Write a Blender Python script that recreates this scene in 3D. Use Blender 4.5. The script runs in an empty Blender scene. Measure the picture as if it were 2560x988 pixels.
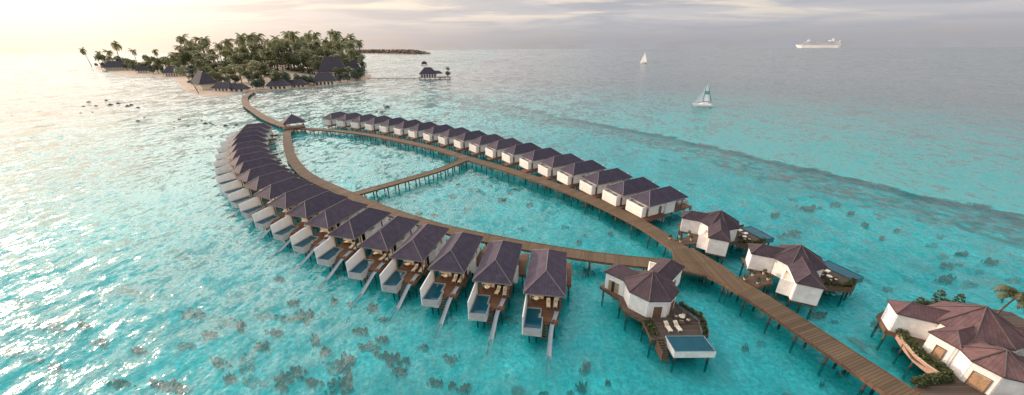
import bpy, math, random
from math import sin, cos, radians, pi, atan, tan, sqrt, hypot, atan2, degrees
from mathutils import Vector, Matrix
random.seed(7)
R = random.random
def U(a, b): return a + (b - a) * R()
scn = bpy.context.scene
col = scn.collection

# ------------------------------------------------------------------ camera
FPX, HCAM, HY = 870.0, 45.0, 118.0
pitch = atan((494 - HY) / FPX); roll = atan(21 / 2560)
_f = Vector((0, cos(pitch), -sin(pitch))); _u0 = Vector((0, sin(pitch), cos(pitch))); _r0 = Vector((1, 0, 0))
_r = cos(roll) * _r0 - sin(roll) * _u0; _u = sin(roll) * _r0 + cos(roll) * _u0
def G(x, y, z=0.0):
    """where a sight line of the survey photograph (2560 px wide) meets the level z, in metres"""
    d = _f * FPX + _r * (x - 1280) - _u * (y - 494)
    t = (z - HCAM) / d.z
    return Vector((t * d.x, t * d.y, z))
cam = bpy.data.cameras.new('camera'); cam.sensor_width = 36; cam.lens = FPX / 2560 * 36
cam.clip_start = 0.5; cam.clip_end = 60000
co = bpy.data.objects.new('camera', cam); col.objects.link(co)
m = Matrix((( _r.x, _u.x, -_f.x, 0), (_r.y, _u.y, -_f.y, 0), (_r.z, _u.z, -_f.z, HCAM), (0, 0, 0, 1)))
co.matrix_world = m
scn.camera = co

# ------------------------------------------------------------------ node helpers
def nt(name):
    mt = bpy.data.materials.new(name); mt.use_nodes = True
    t = mt.node_tree; t.nodes.clear()
    return mt, t
class N:
    def __init__(s, t): s.t = t
    def n(s, ty, **kw):
        nd = s.t.nodes.new(ty)
        for k, v in kw.items():
            if k.startswith('_'): setattr(nd, k[1:], v)
            else:
                key = int(k[1:]) if k[0] == 'i' and k[1:].isdigit() else k
                s.put(nd.inputs[key], v)
        return nd
    def put(s, sock, v):
        if hasattr(v, 'is_output') or isinstance(v, bpy.types.NodeSocket): s.t.links.new(v, sock)
        elif isinstance(v, bpy.types.Node): s.t.links.new(v.outputs[0], sock)
        else: sock.default_value = v
    def math(s, op, a, b=0.0, c=0.0, clamp=False):
        nd = s.n('ShaderNodeMath', _operation=op, _use_clamp=clamp); s.put(nd.inputs[0], a); s.put(nd.inputs[1], b); s.put(nd.inputs[2], c)
        return nd.outputs[0]
    def mix(s, f, a, b, bt='MIX'):
        nd = s.n('ShaderNodeMix', _data_type='RGBA', _blend_type=bt)
        s.put(nd.inputs[0], f); s.put(nd.inputs[6], a); s.put(nd.inputs[7], b)
        return nd.outputs[2]
    def noise(s, vec, scale, detail=3, rough=0.5, dist=0.0):
        nd = s.n('ShaderNodeTexNoise', Scale=scale, Detail=detail, Roughness=rough, Distortion=dist)
        if vec is not None: s.put(nd.inputs['Vector'], vec)
        return nd.outputs[0]
    def ramp(s, v, lo, hi, a=0.0, b=1.0, smooth=True):
        nd = s.n('ShaderNodeMapRange', _interpolation_type='SMOOTHSTEP' if smooth else 'LINEAR')
        for i, q in enumerate((v, lo, hi, a, b)): s.put(nd.inputs[i], q)
        return nd.outputs[0]
    def mapping(s, vec, scale=(1, 1, 1), rot=(0, 0, 0)):
        nd = s.n('ShaderNodeMapping'); s.put(nd.inputs[0], vec); nd.inputs[2].default_value = rot; nd.inputs[3].default_value = scale
        return nd.outputs[0]
    def bump(s, h, strength, dist, normal=None):
        nd = s.n('ShaderNodeBump', Height=h, Strength=strength, Distance=dist)
        if normal is not None: s.put(nd.inputs['Normal'], normal)
        return nd.outputs[0]
def c4(c): return (c[0], c[1], c[2], 1)

def basic(name, c, rough=0.6, var=0.12, scale=1.5, spec=0.4, bump=0.0, metal=0.0, c2=None):
    """a base colour with mottling, stains and a fine bump"""
    mt, t = nt(name); q = N(t)
    geo = q.n('ShaderNodeNewGeometry'); pos = geo.outputs['Position']
    n1 = q.noise(pos, scale, 4, 0.6); n2 = q.noise(pos, scale * 7, 2)
    f = q.math('ADD', q.math('MULTIPLY', n1, 0.7), q.math('MULTIPLY', n2, 0.3))
    lo = [v * (1 - var * 2) for v in c]; hi = [min(1, v * (1 + var * 1.6)) for v in c] if c2 is None else c2
    cc = q.mix(q.ramp(f, .3, .7), c4(lo), c4(hi))
    oi = q.n('ShaderNodeObjectInfo'); cc = q.mix(1.0, cc, q.mix(oi.outputs['Random'], (.90, .90, .90, 1), (1.05, 1.04, 1.02, 1)), 'MULTIPLY')
    b = q.n('ShaderNodeBsdfPrincipled', Roughness=rough, Metallic=metal)
    q.put(b.inputs['Base Color'], cc); b.inputs['Specular IOR Level'].default_value = spec
    if bump: q.put(b.inputs['Normal'], q.bump(n2, bump, 0.05))
    o = q.n('ShaderNodeOutputMaterial'); t.links.new(b.outputs[0], o.inputs[0])
    return mt

def roof_mat(name, c, seam=0.55):
    """standing-seam roof: the seams run down whichever slope they lie on"""
    mt, t = nt(name); q = N(t)
    tc = q.n('ShaderNodeTexCoord'); geo = q.n('ShaderNodeNewGeometry')
    nrm = q.n('ShaderNodeVectorTransform', _vector_type='NORMAL', _convert_from='WORLD', _convert_to='OBJECT'); q.put(nrm.inputs[0], geo.outputs['True Normal'])
    cr = q.n('ShaderNodeVectorMath', _operation='CROSS_PRODUCT'); q.put(cr.inputs[0], nrm.outputs[0]); cr.inputs[1].default_value = (0, 0, 1)
    nn = q.n('ShaderNodeVectorMath', _operation='NORMALIZE'); q.put(nn.inputs[0], cr.outputs[0])
    dt = q.n('ShaderNodeVectorMath', _operation='DOT_PRODUCT'); q.put(dt.inputs[0], nn.outputs[0]); q.put(dt.inputs[1], tc.outputs['Object'])
    u = q.math('DIVIDE', dt.outputs['Value'], seam)
    fr = q.math('FRACT', u)
    line = q.math('LESS_THAN', fr, 0.13)
    wn = q.n('ShaderNodeTexWhiteNoise', _noise_dimensions='1D'); q.put(wn.inputs['W'], q.math('FLOOR', u))
    pos = geo.outputs['Position']
    n1 = q.noise(pos, 0.9, 4, 0.65); n2 = q.noise(pos, 9, 2)
    base = q.mix(q.ramp(n1, .3, .7), c4([v * .8 for v in c]), c4([v * 1.22 for v in c]))
    base = q.mix(q.math('MULTIPLY', wn.outputs[0], 0.35), base, c4([v * .7 for v in c]))
    base = q.mix(q.math('MULTIPLY', line, 0.6), base, c4([v * .5 for v in c]))
    oi = q.n('ShaderNodeObjectInfo'); base = q.mix(1.0, base, q.mix(oi.outputs['Random'], (.84, .86, .9, 1), (1.16, 1.1, 1.06, 1)), 'MULTIPLY')
    b = q.n('ShaderNodeBsdfPrincipled', Roughness=0.7); q.put(b.inputs['Base Color'], base); b.inputs['Specular IOR Level'].default_value = .12
    q.put(b.inputs['Normal'], q.bump(q.math('ADD', line, q.math('MULTIPLY', n2, .3)), 0.5, 0.04))
    o = q.n('ShaderNodeOutputMaterial'); t.links.new(b.outputs[0], o.inputs[0])
    return mt

def plank_mat(name, c, w=0.3, axis='uv', rough=0.75, gap=0.1):
    mt, t = nt(name); q = N(t)
    tc = q.n('ShaderNodeTexCoord'); sp = q.n('ShaderNodeSeparateXYZ')
    q.put(sp.inputs[0], tc.outputs['UV' if axis == 'uv' else 'Object'])
    v = sp.outputs[{'uv': 0, 'x': 0, 'y': 1}[axis]]; vv = sp.outputs[{'uv': 1, 'x': 1, 'y': 0}[axis]]
    u = q.math('DIVIDE', v, w); fr = q.math('FRACT', u)
    wn = q.n('ShaderNodeTexWhiteNoise', _noise_dimensions='1D'); q.put(wn.inputs['W'], q.math('FLOOR', u))
    wn2 = q.n('ShaderNodeTexWhiteNoise', _noise_dimensions='1D'); q.put(wn2.inputs['W'], q.math('FLOOR', q.math('DIVIDE', u, 5)))
    geo = q.n('ShaderNodeNewGeometry'); n1 = q.noise(geo.outputs['Position'], 0.35, 4, 0.6)
    f = q.math('ADD', q.math('MULTIPLY', wn.outputs[0], .45), q.math('ADD', q.math('MULTIPLY', wn2.outputs[0], .25), q.math('MULTIPLY', n1, .4)))
    cc = q.mix(f, c4([x * .55 for x in c]), c4([x * 1.45 for x in c]))
    cc = q.mix(q.math('LESS_THAN', fr, gap), cc, c4([x * .3 for x in c]))
    b = q.n('ShaderNodeBsdfPrincipled', Roughness=rough); q.put(b.inputs['Base Color'], cc); b.inputs['Specular IOR Level'].default_value = .25
    o = q.n('ShaderNodeOutputMaterial'); t.links.new(b.outputs[0], o.inputs[0])
    return mt

def foliage_mat(name, a, b_, tr=0.25):
    mt, t = nt(name); q = N(t)
    geo = q.n('ShaderNodeNewGeometry')
    n1 = q.noise(geo.outputs['Position'], 0.6, 3, .6)
    f = q.math('ADD', q.math('MULTIPLY', geo.outputs['Random Per Island'], .6), q.math('MULTIPLY', n1, .4))
    cc = q.mix(f, c4(a), c4(b_))
    d = q.n('ShaderNodeBsdfPrincipled', Roughness=.55); q.put(d.inputs['Base Color'], cc); d.inputs['Specular IOR Level'].default_value = .35
    tl = q.n('ShaderNodeBsdfTranslucent'); q.put(tl.inputs[0], cc)
    mx = q.n('ShaderNodeMixShader', i0=tr); t.links.new(d.outputs[0], mx.inputs[1]); t.links.new(tl.outputs[0], mx.inputs[2])
    o = q.n('ShaderNodeOutputMaterial'); t.links.new(mx.outputs[0], o.inputs[0])
    return mt

M = dict(
    roof=roof_mat('roof_shingle', (.066, .058, .084)),
    roof2=roof_mat('roof_brown', (.062, .048, .060)),
    roof3=roof_mat('roof_rose_brown', (.132, .083, .086), .42),
    thatch=basic('roof_thatch', (.075, .07, .09), .9, .25, 2.0, .1, .5),
    cap=basic('ridge_cap', (.20, .185, .175), .5, .1),
    capd=basic('ridge_cap_dark', (.085, .062, .062), .5, .1),
    white=basic('white_render', (.78, .77, .75), .7, .07, .9, .3, .15),
    white2=basic('white_wall_paint', (.88, .88, .87), .6, .04, .9, .3, .1),
    cream=basic('cream_render', (.84, .74, .60), .7, .05, .8, .3, .15),
    grey=basic('grey_concrete', (.43, .425, .43), .75, .08, 1.0, .3, .2),
    fascia=basic('brown_timber', (.15, .085, .05), .7, .2, 2.5, .3),
    door=basic('door_timber', (.16, .10, .07), .55, .2, 3, .4),
    doorl=basic('pale_door_timber', (.38, .25, .15), .55, .15, 3, .4),
    darkw=basic('dark_window', (.03, .035, .04), .12, .1, 1, .6),
    pile=basic('wet_pile', (.055, .05, .045), .6, .3, 2, .4),
    deck=plank_mat('deck_planks', (.125, .066, .038), .28, 'y'),
    deckx=plank_mat('deck_planks_grey', (.10, .075, .058), .35, 'y'),
    walk=plank_mat('walk_planks', (.115, .082, .050), .40, 'uv', gap=.14),
    walkx=plank_mat('fork_planks', (.115, .082, .050), .40, 'x', gap=.14),
    slide=basic('slide_fibreglass', (.30, .35, .39), .35, .05, 1, .5),
    tile=basic('pool_tile', (.03, .15, .19), .4, .15, 3, .5),
    coping=basic('pool_coping', (.22, .28, .32), .5, .08, 2, .4),
    cush=basic('cream_cushion', (.74, .68, .54), .85, .06, 3, .2),
    towel=basic('patterned_towel', (.55, .47, .33), .9, .25, 12, .1),
    wicker=basic('wicker', (.16, .13, .11), .8, .2, 10, .2),
    hedge=foliage_mat('hedge_leaves', (.025, .04, .014), (.10, .12, .045)),
    palmf=foliage_mat('palm_leaves', (.09, .11, .05), (.33, .34, .17), .4),
    palmg=foliage_mat('palm_leaves_dark', (.035, .05, .018), (.16, .16, .07), .25),
    broad=foliage_mat('broad_leaves', (.065, .085, .042), (.27, .29, .15), .35),
    shrub=foliage_mat('shrub_leaves', (.05, .085, .06), (.14, .19, .13)),
    trunk=basic('palm_trunk', (.13, .10, .075), .9, .25, 3, .1, .4),
    rock=basic('wet_rock', (.06, .055, .05), .5, .3, 1.5, .5, .6),
    sail=basic('sail_white', (.62, .70, .72), .8, .05, .5, .2),
    sailg=basic('sail_teal', (.14, .30, .31), .8, .05, .5, .2),
    boat=basic('boat_white', (.78, .78, .77), .35, .04, 1, .5),
    boatd=basic('boat_dark', (.05, .09, .10), .5, .1, 1, .4),
    ship=basic('ship_white', (.88, .88, .88), .5, .05, .02, .3),
    shipd=basic('ship_windows', (.26, .29, .34), .4, .1, .02, .3),
    islet=foliage_mat('islet_scrub', (.13, .10, .08), (.24, .19, .15), .1),
    pot=basic('clay_pot', (.55, .45, .34), .8, .12, 4, .2),
    poolglass=basic('pool_glass_wall', (.05, .17, .20), .15, .1, 2, .5),
    pink=basic('planter_render', (.36, .23, .18), .8, .12, 3, .2),
)
_mt, _t = nt('warm_lamp'); _q = N(_t); _e = _q.n('ShaderNodeEmission', Strength=22.0); _e.inputs[0].default_value = (1, .68, .38, 1)
_o = _q.n('ShaderNodeOutputMaterial'); _t.links.new(_e.outputs[0], _o.inputs[0]); M['lamp'] = _mt
def pile_mat():
    mt, t = nt('weathered_pile'); q = N(t); geo = q.n('ShaderNodeNewGeometry'); sp = q.n('ShaderNodeSeparateXYZ'); q.put(sp.inputs[0], geo.outputs['Position'])
    n1 = q.noise(geo.outputs['Position'], 2.0, 3, .6); z = q.math('ADD', sp.outputs[2], q.math('MULTIPLY', n1, .5))
    cc = q.mix(q.ramp(z, .45, .75), (.022, .028, .02, 1), q.mix(n1, (.05, .042, .034, 1), (.14, .11, .085, 1)))
    b = q.n('ShaderNodeBsdfPrincipled', Roughness=.6); q.put(b.inputs['Base Color'], cc)
    o = q.n('ShaderNodeOutputMaterial'); t.links.new(b.outputs[0], o.inputs[0]); return mt
M['pile'] = pile_mat()
# ------------------------------------------------------------------ mesh builder
class MB:
    def __init__(s): s.v = []; s.f = []; s.uv = {}
    def poly(s, pts, uv=None):
        i = len(s.v); s.v += [tuple(p) for p in pts]; s.f.append(tuple(range(i, i + len(pts))))
        if uv: s.uv[len(s.f) - 1] = uv
        return s
    def box(s, x0, x1, y0, y1, z0, z1):
        i = len(s.v)
        s.v += [(x, y, z) for z in (z0, z1) for x, y in ((x0, y0), (x1, y0), (x1, y1), (x0, y1))]
        s.f += [tuple(i + k for k in q) for q in ((3, 2, 1, 0), (4, 5, 6, 7), (0, 1, 5, 4), (1, 2, 6, 5), (2, 3, 7, 6), (3, 0, 4, 7))]
        return s
    def prism(s, pts, z0, z1):
        a = sum(pts[k][0] * pts[(k + 1) % len(pts)][1] - pts[(k + 1) % len(pts)][0] * pts[k][1] for k in range(len(pts)))
        if a < 0: pts = pts[::-1]
        n = len(pts); i = len(s.v)
        s.v += [(p[0], p[1], z0) for p in pts] + [(p[0], p[1], z1) for p in pts]
        s.f.append(tuple(i + k for k in range(n))[::-1]); s.f.append(tuple(i + n + k for k in range(n)))
        for k in range(n): s.f.append((i + k, i + (k + 1) % n, i + n + (k + 1) % n, i + n + k))
        return s
    def bar(s, p, q, r, r2=None, n=6, sq=False):
        p = Vector(p); q = Vector(q); r2 = r if r2 is None else r2; d = (q - p).normalized()
        a = d.cross(Vector((0, 0, 1)));
        if a.length < 1e-3: a = Vector((1, 0, 0))
        a.normalize(); b = d.cross(a); i = len(s.v)
        for c, rr in ((p, r), (q, r2)):
            for k in range(n):
                t = 2 * pi * (k + .5) / n; s.v.append(tuple(c + a * cos(t) * rr + b * sin(t) * rr))
        for k in range(n): s.f.append((i + k, i + n + k, i + n + (k + 1) % n, i + (k + 1) % n))
        s.f.append(tuple(i + k for k in range(n))); s.f.append(tuple(i + n + k for k in range(n))[::-1])
        return s
    def wall(s, p, q, z0, z1, t):
        """upright slab along p-q, t thick"""
        dx, dy = q[0] - p[0], q[1] - p[1]; l = hypot(dx, dy); nx, ny = -dy / l * t / 2, dx / l * t / 2
        return s.prism([(p[0] + nx, p[1] + ny), (q[0] + nx, q[1] + ny), (q[0] - nx, q[1] - ny), (p[0] - nx, p[1] - ny)], z0, z1)
    def roofpoly(s, top, drop):
        """sloping roof sheets with thickness: top faces given as point lists"""
        for f in top:
            s.poly(f); s.poly([(x, y, z - drop) for x, y, z in f][::-1])
        return s
    def mirror(s):
        s.v = [(-x, y, z) for x, y, z in s.v]; s.f = [f[::-1] for f in s.f]; return s
    def build(s, name, mat, parent=None, smooth=False):
        me = bpy.data.meshes.new(name); me.from_pydata(s.v, [], s.f)
        if s.uv:
            ul = me.uv_layers.new(name='UVMap')
            for p in me.polygons:
                if p.index in s.uv:
                    for li, c in zip(p.loop_indices, s.uv[p.index]): ul.data[li].uv = c
        me.materials.append(mat)
        if smooth: me.polygons.foreach_set('use_smooth', [True] * len(me.polygons))
        me.update()
        o = bpy.data.objects.new(name, me); col.objects.link(o)
        if parent: o.parent = parent
        return o
def tag(o, label=None, cat=None, group=None, kind=None):
    if label: o['label'] = label
    if cat: o['category'] = cat
    if group: o['group'] = group
    if kind: o['kind'] = kind
    return o
def empty(name, loc=(0, 0, 0), rz=0.0):
    o = bpy.data.objects.new(name, None); col.objects.link(o); o.location = loc; o.rotation_euler = (0, 0, rz); return o
KIDS = {}
def kids(o): return [c for c in bpy.data.objects if c.parent == o]
def copy_tree(o, parent=None, ch=None):
    c = o.copy(); col.objects.link(c); c.parent = parent
    for k in kids(o): copy_tree(k, c)
    return c
ORD = 'first second third fourth fifth sixth seventh eighth ninth tenth eleventh twelfth thirteenth fourteenth fifteenth sixteenth seventeenth eighteenth nineteenth twentieth'.split()

def ring(outer, inner, z0, z1, mb):
    """hollow rectangular or polygonal frame (same vertex count)"""
    n = len(outer)
    for k in range(n):
        a, b = outer[k], outer[(k + 1) % n]; c, d = inner[(k + 1) % n], inner[k]
        mb.prism([a, b, c, d], z0, z1)
    return mb
def leaves(mb, cx, cy, cz, rx, ry, rz, n, s, flat=0.0, shell=.55):
    for _ in range(n):
        while True:
            x, y, z = U(-1, 1), U(-1, 1), U(-1, 1)
            l = x * x + y * y + z * z
            if 1e-3 < l <= 1: break
        if R() < shell: k = (1 / sqrt(l)) * U(.8, 1.08); x *= k; y *= k; z *= k
        p = Vector((cx + x * rx, cy + y * ry, cz + z * rz))
        a = Vector((U(-1, 1), U(-1, 1), U(-.6, .6))).normalized(); b = a.cross(Vector((U(-1, 1), U(-1, 1), U(-1, 1)))).normalized()
        q = s * U(.6, 1.3)
        mb.poly([p - a * q, p - b * q * .5, p + a * q, p + b * q * .5])
    return mb

# ------------------------------------------------------------------ furniture
def make_lounger():
    r = empty('sun_lounger'); tag(r, 'cream sun lounger', 'sun lounger')
    f = MB(); f.box(-.36, .36, -.95, .35, .26, .32)
    f.build('frame', M['boat'], r)
    for x in (-.3, .3):
        for y in (-.85, .25): MB().box(x - .03, x + .03, y - .03, y + .03, 0, .26).build('leg', M['boat'], r)
    MB().box(-.34, .34, -.93, .3, .323, .42).build('cushion', M['cush'], r)
    b = MB(); b.poly([(-.34, .3, .34), (.34, .3, .34), (.34, .95, .72), (-.34, .95, .72)]); b.poly([(-.34, .3, .45), (-.34, .9, .82), (.34, .9, .82), (.34, .3, .45)][::-1])
    b.poly([(-.34, .3, .34), (-.34, .95, .72), (-.34, .9, .82), (-.34, .3, .45)]); b.poly([(.34, .3, .34), (.34, .3, .45), (.34, .9, .82), (.34, .95, .72)]); b.poly([(-.34, .95, .72), (.34, .95, .72), (.34, .9, .82), (-.34, .9, .82)])
    b.build('backrest', M['cush'], r)
    t = MB(); t.poly([(-.2, .1, .43), (.2, .1, .43), (.2, .3, .455), (-.2, .3, .455)]); t.poly([(-.2, .305, .462), (.2, .305, .462), (.2, .62, .65), (-.2, .62, .65)]); t.build('towel', M['towel'], r)
    return r
def make_table():
    r = empty('round_table'); tag(r, 'round table', 'table')
    MB().bar((0, 0, .7), (0, 0, .75), .5, n=16).build('table_top', M['cush'], r)
    MB().bar((0, 0, 0), (0, 0, .7), .06, n=8).bar((0, 0, 0), (0, 0, .04), .3, .3, 12).build('pedestal', M['wicker'], r)
    return r
def make_armchair():
    r = empty('armchair'); tag(r, 'wicker armchair', 'chair')
    MB().box(-.3, .3, -.3, .25, .2, .38).build('seat', M['wicker'], r)
    MB().box(-.32, .32, .25, .34, .2, .82).build('backrest', M['wicker'], r)
    for x in (-.34, .3): MB().box(x, x + .05, -.3, .25, .2, .6).build('armrest', M['wicker'], r)
    for x in (-.28, .24):
        for y in (-.28, .2): MB().box(x, x + .05, y, y + .05, 0, .2).build('leg', M['wicker'], r)
    MB().box(-.27, .27, -.27, .22, .383, .46).build('cushion', M['cush'], r)
    return r
LNG = make_lounger(); TBL = make_table(); ACH = make_armchair()
_used = set()
def place(proto, base, lx, ly, z, rz, label, group=None):
    """puts a piece of furniture at local (lx,ly) of a villa standing at base=(x,y,rot)"""
    o = proto if proto.name not in _used else copy_tree(proto)
    _used.add(proto.name)
    x, y, r = base
    o.location = (x + lx * cos(r) - ly * sin(r), y + lx * sin(r) + ly * cos(r), z); o.rotation_euler = (0, 0, r + rz)
    o['label'] = label
    if group: o['group'] = group
    return o

# ------------------------------------------------------------------ roofs
def hip(x0, x1, y0, y1, ze, zr, ins, parent, rm, capm, name='roof', drop=.22, capr=.065, both=True):
    xm = (x0 + x1) / 2; a = (xm, y0 + ins, zr); b = (xm, y1 - ins, zr)
    A, B, C, D = (x0, y0, ze), (x1, y0, ze), (x1, y1, ze), (x0, y1, ze)
    mb = MB().roofpoly([[A, B, a], [B, C, b, a], [C, D, b], [D, A, a, b]], .12)
    r = mb.build(name, rm, parent)
    cb = MB()
    for p, q in ((a, b), (A, a), (B, a), (C, b), (D, b)): cb.bar(Vector(p) + Vector((0, 0, .03)), Vector(q) + Vector((0, 0, .03)), capr, n=5)
    cb.build('ridge_cap', capm, r)
    fb = MB()
    for p, q in ((A, B), (B, C), (C, D), (D, A)): fb.wall(p, q, ze - drop, ze - .005, .06)
    fb.build('eave_board', capm, r)
    return r

# ------------------------------------------------------------------ pool water
def pool_water_mat():
    mt, t = nt('pool_water'); q = N(t)
    geo = q.n('ShaderNodeNewGeometry'); n1 = q.noise(geo.outputs['Position'], 2.2, 3, .6); n2 = q.noise(geo.outputs['Position'], .7, 2)
    cc = q.mix(n2, (.004, .05, .085, 1), (.008, .10, .14, 1))
    b = q.n('ShaderNodeBsdfPrincipled', Roughness=.06, IOR=1.33); q.put(b.inputs['Base Color'], cc); q.put(b.inputs['Normal'], q.bump(n1, .3, .05))
    o = q.n('ShaderNodeOutputMaterial'); t.links.new(b.outputs[0], o.inputs[0]); return mt
M['poolw'] = pool_water_mat()

def piles(parent, pts, z1, z0=-2.2, r=.16):
    for x, y in pts: MB().bar((x, y, z0), (x, y, z1), r, r, 7).build('pile', M['pile'], parent)

# ------------------------------------------------------------------ pool villa (both rows share most of the plan)
DZ = 2.35
def villa_common(r):
    hip(-3.65, 3.65, -7.0, 7.0, 6.0, 8.6, 3.45, r, M['roof'], M['cap'])
def make_left_villa():
    r = empty('pool_villa')
    villa_common(r)
    # body
    w = MB(); T = .2
    ext = [((-2.9, -2.5), (-2.9, 6.5)), ((-2.9, 6.5), (2.7, 6.5)), ((2.7, 6.5), (2.7, 1.55)), ((2.7, .5), (2.7, -2.5))]
    for p, q in ext: w.wall(p, q, DZ, 5.95, T)
    w.box(2.6, 2.8, .5, 1.55, 4.55, 5.95)
    wl = w.build('wall', M['white'], r)
    g = MB().box(-2.8, 2.6, -3.7, -3.5, DZ, 5.76); g.build('front_wall', M['cream'], r)
    dd = MB().box(-.2, 1.7, -3.76, -3.705, DZ, 4.4).build('glass_door', M['darkw'], r)
    MB().box(.7, .8, -3.8, -3.765, DZ, 4.4).box(-.3, -.2, -3.8, -3.71, DZ, 4.5).box(1.7, 1.8, -3.8, -3.71, DZ, 4.5).box(-.2, 1.7, -3.8, -3.765, 4.4, 4.5).build('frame', M['doorl'], dd)
    MB().box(2.62, 2.7, .5, 1.55, DZ, 4.55).build('door', M['door'], r)
    MB().box(2.81, 2.86, 3.6, 4.0, 3.6, 5.0).build('window', M['darkw'], r)
    MB().box(2.82, 3.75, .28, .48, 2.0, 5.1).box(3.55, 3.75, -1.2, .28, 1.9, 5.1).box(2.81, 3.55, -1.2, -1.0, 1.9, 5.1).build('porch_wall', M['white'], r)
    MB().box(3.0, 3.5, -.15, .2, 4.9, 5.06).build('porch_shelf', M['grey'], r)
    for x in (-2.8, 2.8): MB().box(x - .1, x + .1, -6.1, -5.9, DZ, 5.95).build('post', M['door'], r)
    MB().box(2.7, 2.9, -4.4, -4.2, DZ, 5.95).build('post', M['door'], r)
    MB().box(-2.9, 2.9, -6.15, -5.95, 5.55, 5.76).build('front_beam', M['cream'], r)
    MB().box(-2.85, 2.85, -6.0, 6.4, 5.77, 5.8).build('ceiling', M['cream'], r)
    lm = MB().bar((-.6, -4.9, 5.62), (-.6, -4.9, 5.7), .32, .32, 12).build('ceiling_lamp', M['lamp'], r)
    # decks
    d = MB(); d.prism([(-3.0, 6.7), (-3.0, -6.55), (-.3, -6.55), (-.3, -9.4), (2.6, -9.4), (2.6, -6), (3.0, -6), (3.0, 6.7)], DZ - .12, DZ)
    dk = d.build('deck', M['deck'], r)
    MB().box(-3.02, 3.02, 6.702, 6.76, DZ - .5, DZ - .02).box(3.002, 3.06, -5.9, 6.7, DZ - .6, DZ - .02).box(2.602, 2.66, -9.4, -6.01, DZ - .6, DZ - .02).box(-.3, 2.6, -9.46, -9.402, DZ - .6, DZ - .02).build('fascia', M['fascia'], dk)
    sd = MB().box(3.064, 4.75, 1.3, 9.0, DZ - .13, DZ - .01); sd.build('entry_deck', M['deck'], r)
    MB().box(3.07, 4.75, 1.22, 1.295, DZ - .6, DZ - .02).box(4.752, 4.82, 1.22, 9.0, DZ - .6, DZ - .02).build('entry_fascia', M['fascia'], r)
    # steps to the water
    st = MB()
    for k in range(6): st.box(-.25, .85, -9.75 - k * .3, -9.47 - k * .3, 2.02 - k * .32, 2.08 - k * .32)
    st.build('water_steps', M['fascia'], r)
    # privacy wall, pool
    pw = MB(); pts = [(-3.28, -5.4), (-3.08, -5.4), (-3.08, -11.75), (-3.28, -11.75)]
    i = len(pw.v)
    pw.v += [(-3.28, -5.6, 1.3), (-3.08, -5.6, 1.3), (-3.08, -11.7, 1.3), (-3.28, -11.7, 1.3), (-3.24, -5.6, 5.5), (-3.1, -5.6, 5.5), (-3.1, -11.7, 4.95), (-3.24, -11.7, 4.95)]
    pw.f += [(3, 2, 1, 0)[::-1], (4, 5, 6, 7)[::-1], (0, 1, 5, 4)[::-1], (1, 2, 6, 5)[::-1], (2, 3, 7, 6)[::-1], (3, 0, 4, 7)[::-1]]
    pw.build('privacy_wall', M['white2'], r)
    outer = [(-3.07, -6.6), (-.4, -6.6), (-.4, -8.75), (0.0, -8.75), (0.0, -11.75), (-3.07, -11.75)]
    inner = [(-2.92, -6.78), (-.56, -6.78), (-.56, -8.92), (-.16, -8.92), (-.16, -11.6), (-2.92, -11.6)]
    pl = ring(outer, inner, 1.2, 2.72, MB()).build('pool', M['grey'], r)
    MB().prism(inner, 1.25, 1.35).build('pool_floor', M['tile'], pl)
    MB().poly([(x, y, 2.6) for x, y in inner][::-1]).build('pool_water', M['poolw'], pl)
    ring(outer, inner, 2.724, 2.78, MB()).build('coping', M['coping'], pl)
    # slide
    path = [(2.25, -7.1, 2.75), (2.2, -7.6, 2.72), (2.05, -8.3, 2.5), (1.8, -9.1, 2.15), (1.6, -9.9, 1.8), (1.5, -10.8, 1.35), (1.46, -11.8, .9), (1.44, -12.9, .45), (1.42, -14.2, .0), (1.42, -15.4, -.35), (1.42, -17, -.7)]
    s = MB(); prof = [(-.36, .22), (-.31, .22), (-.25, .05), (0, 0), (.25, .05), (.31, .22), (.36, .22), (.3, 0), (0, -.07), (-.3, 0)]
    for a, b in zip(path, path[1:]):
        for k in range(len(prof)):
            p, q = prof[k], prof[(k + 1) % len(prof)]
            s.poly([(a[0] + p[0], a[1], a[2] + p[1]), (a[0] + q[0], a[1], a[2] + q[1]), (b[0] + q[0], b[1], b[2] + q[1]), (b[0] + p[0], b[1], b[2] + p[1])])
    sl = s.build('slide', M['slide'], r)
    for a in (path[4], path[6]): MB().bar((a[0], a[1], -2.2), (a[0], a[1], a[2] - .05), .07, n=6).build('support', M['pile'], sl)
    piles(r, [(-2.6, 6), (2.6, 6), (-2.6, 1), (2.6, 1), (-2.6, -4), (2.6, -4), (2.0, -8.2), (.3, -8.2), (-2.2, -7.6), (-2.2, -9.8), (-1.0, -9.8), (4.4, 1.8), (4.4, 6)], DZ - .13)
    return r
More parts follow.
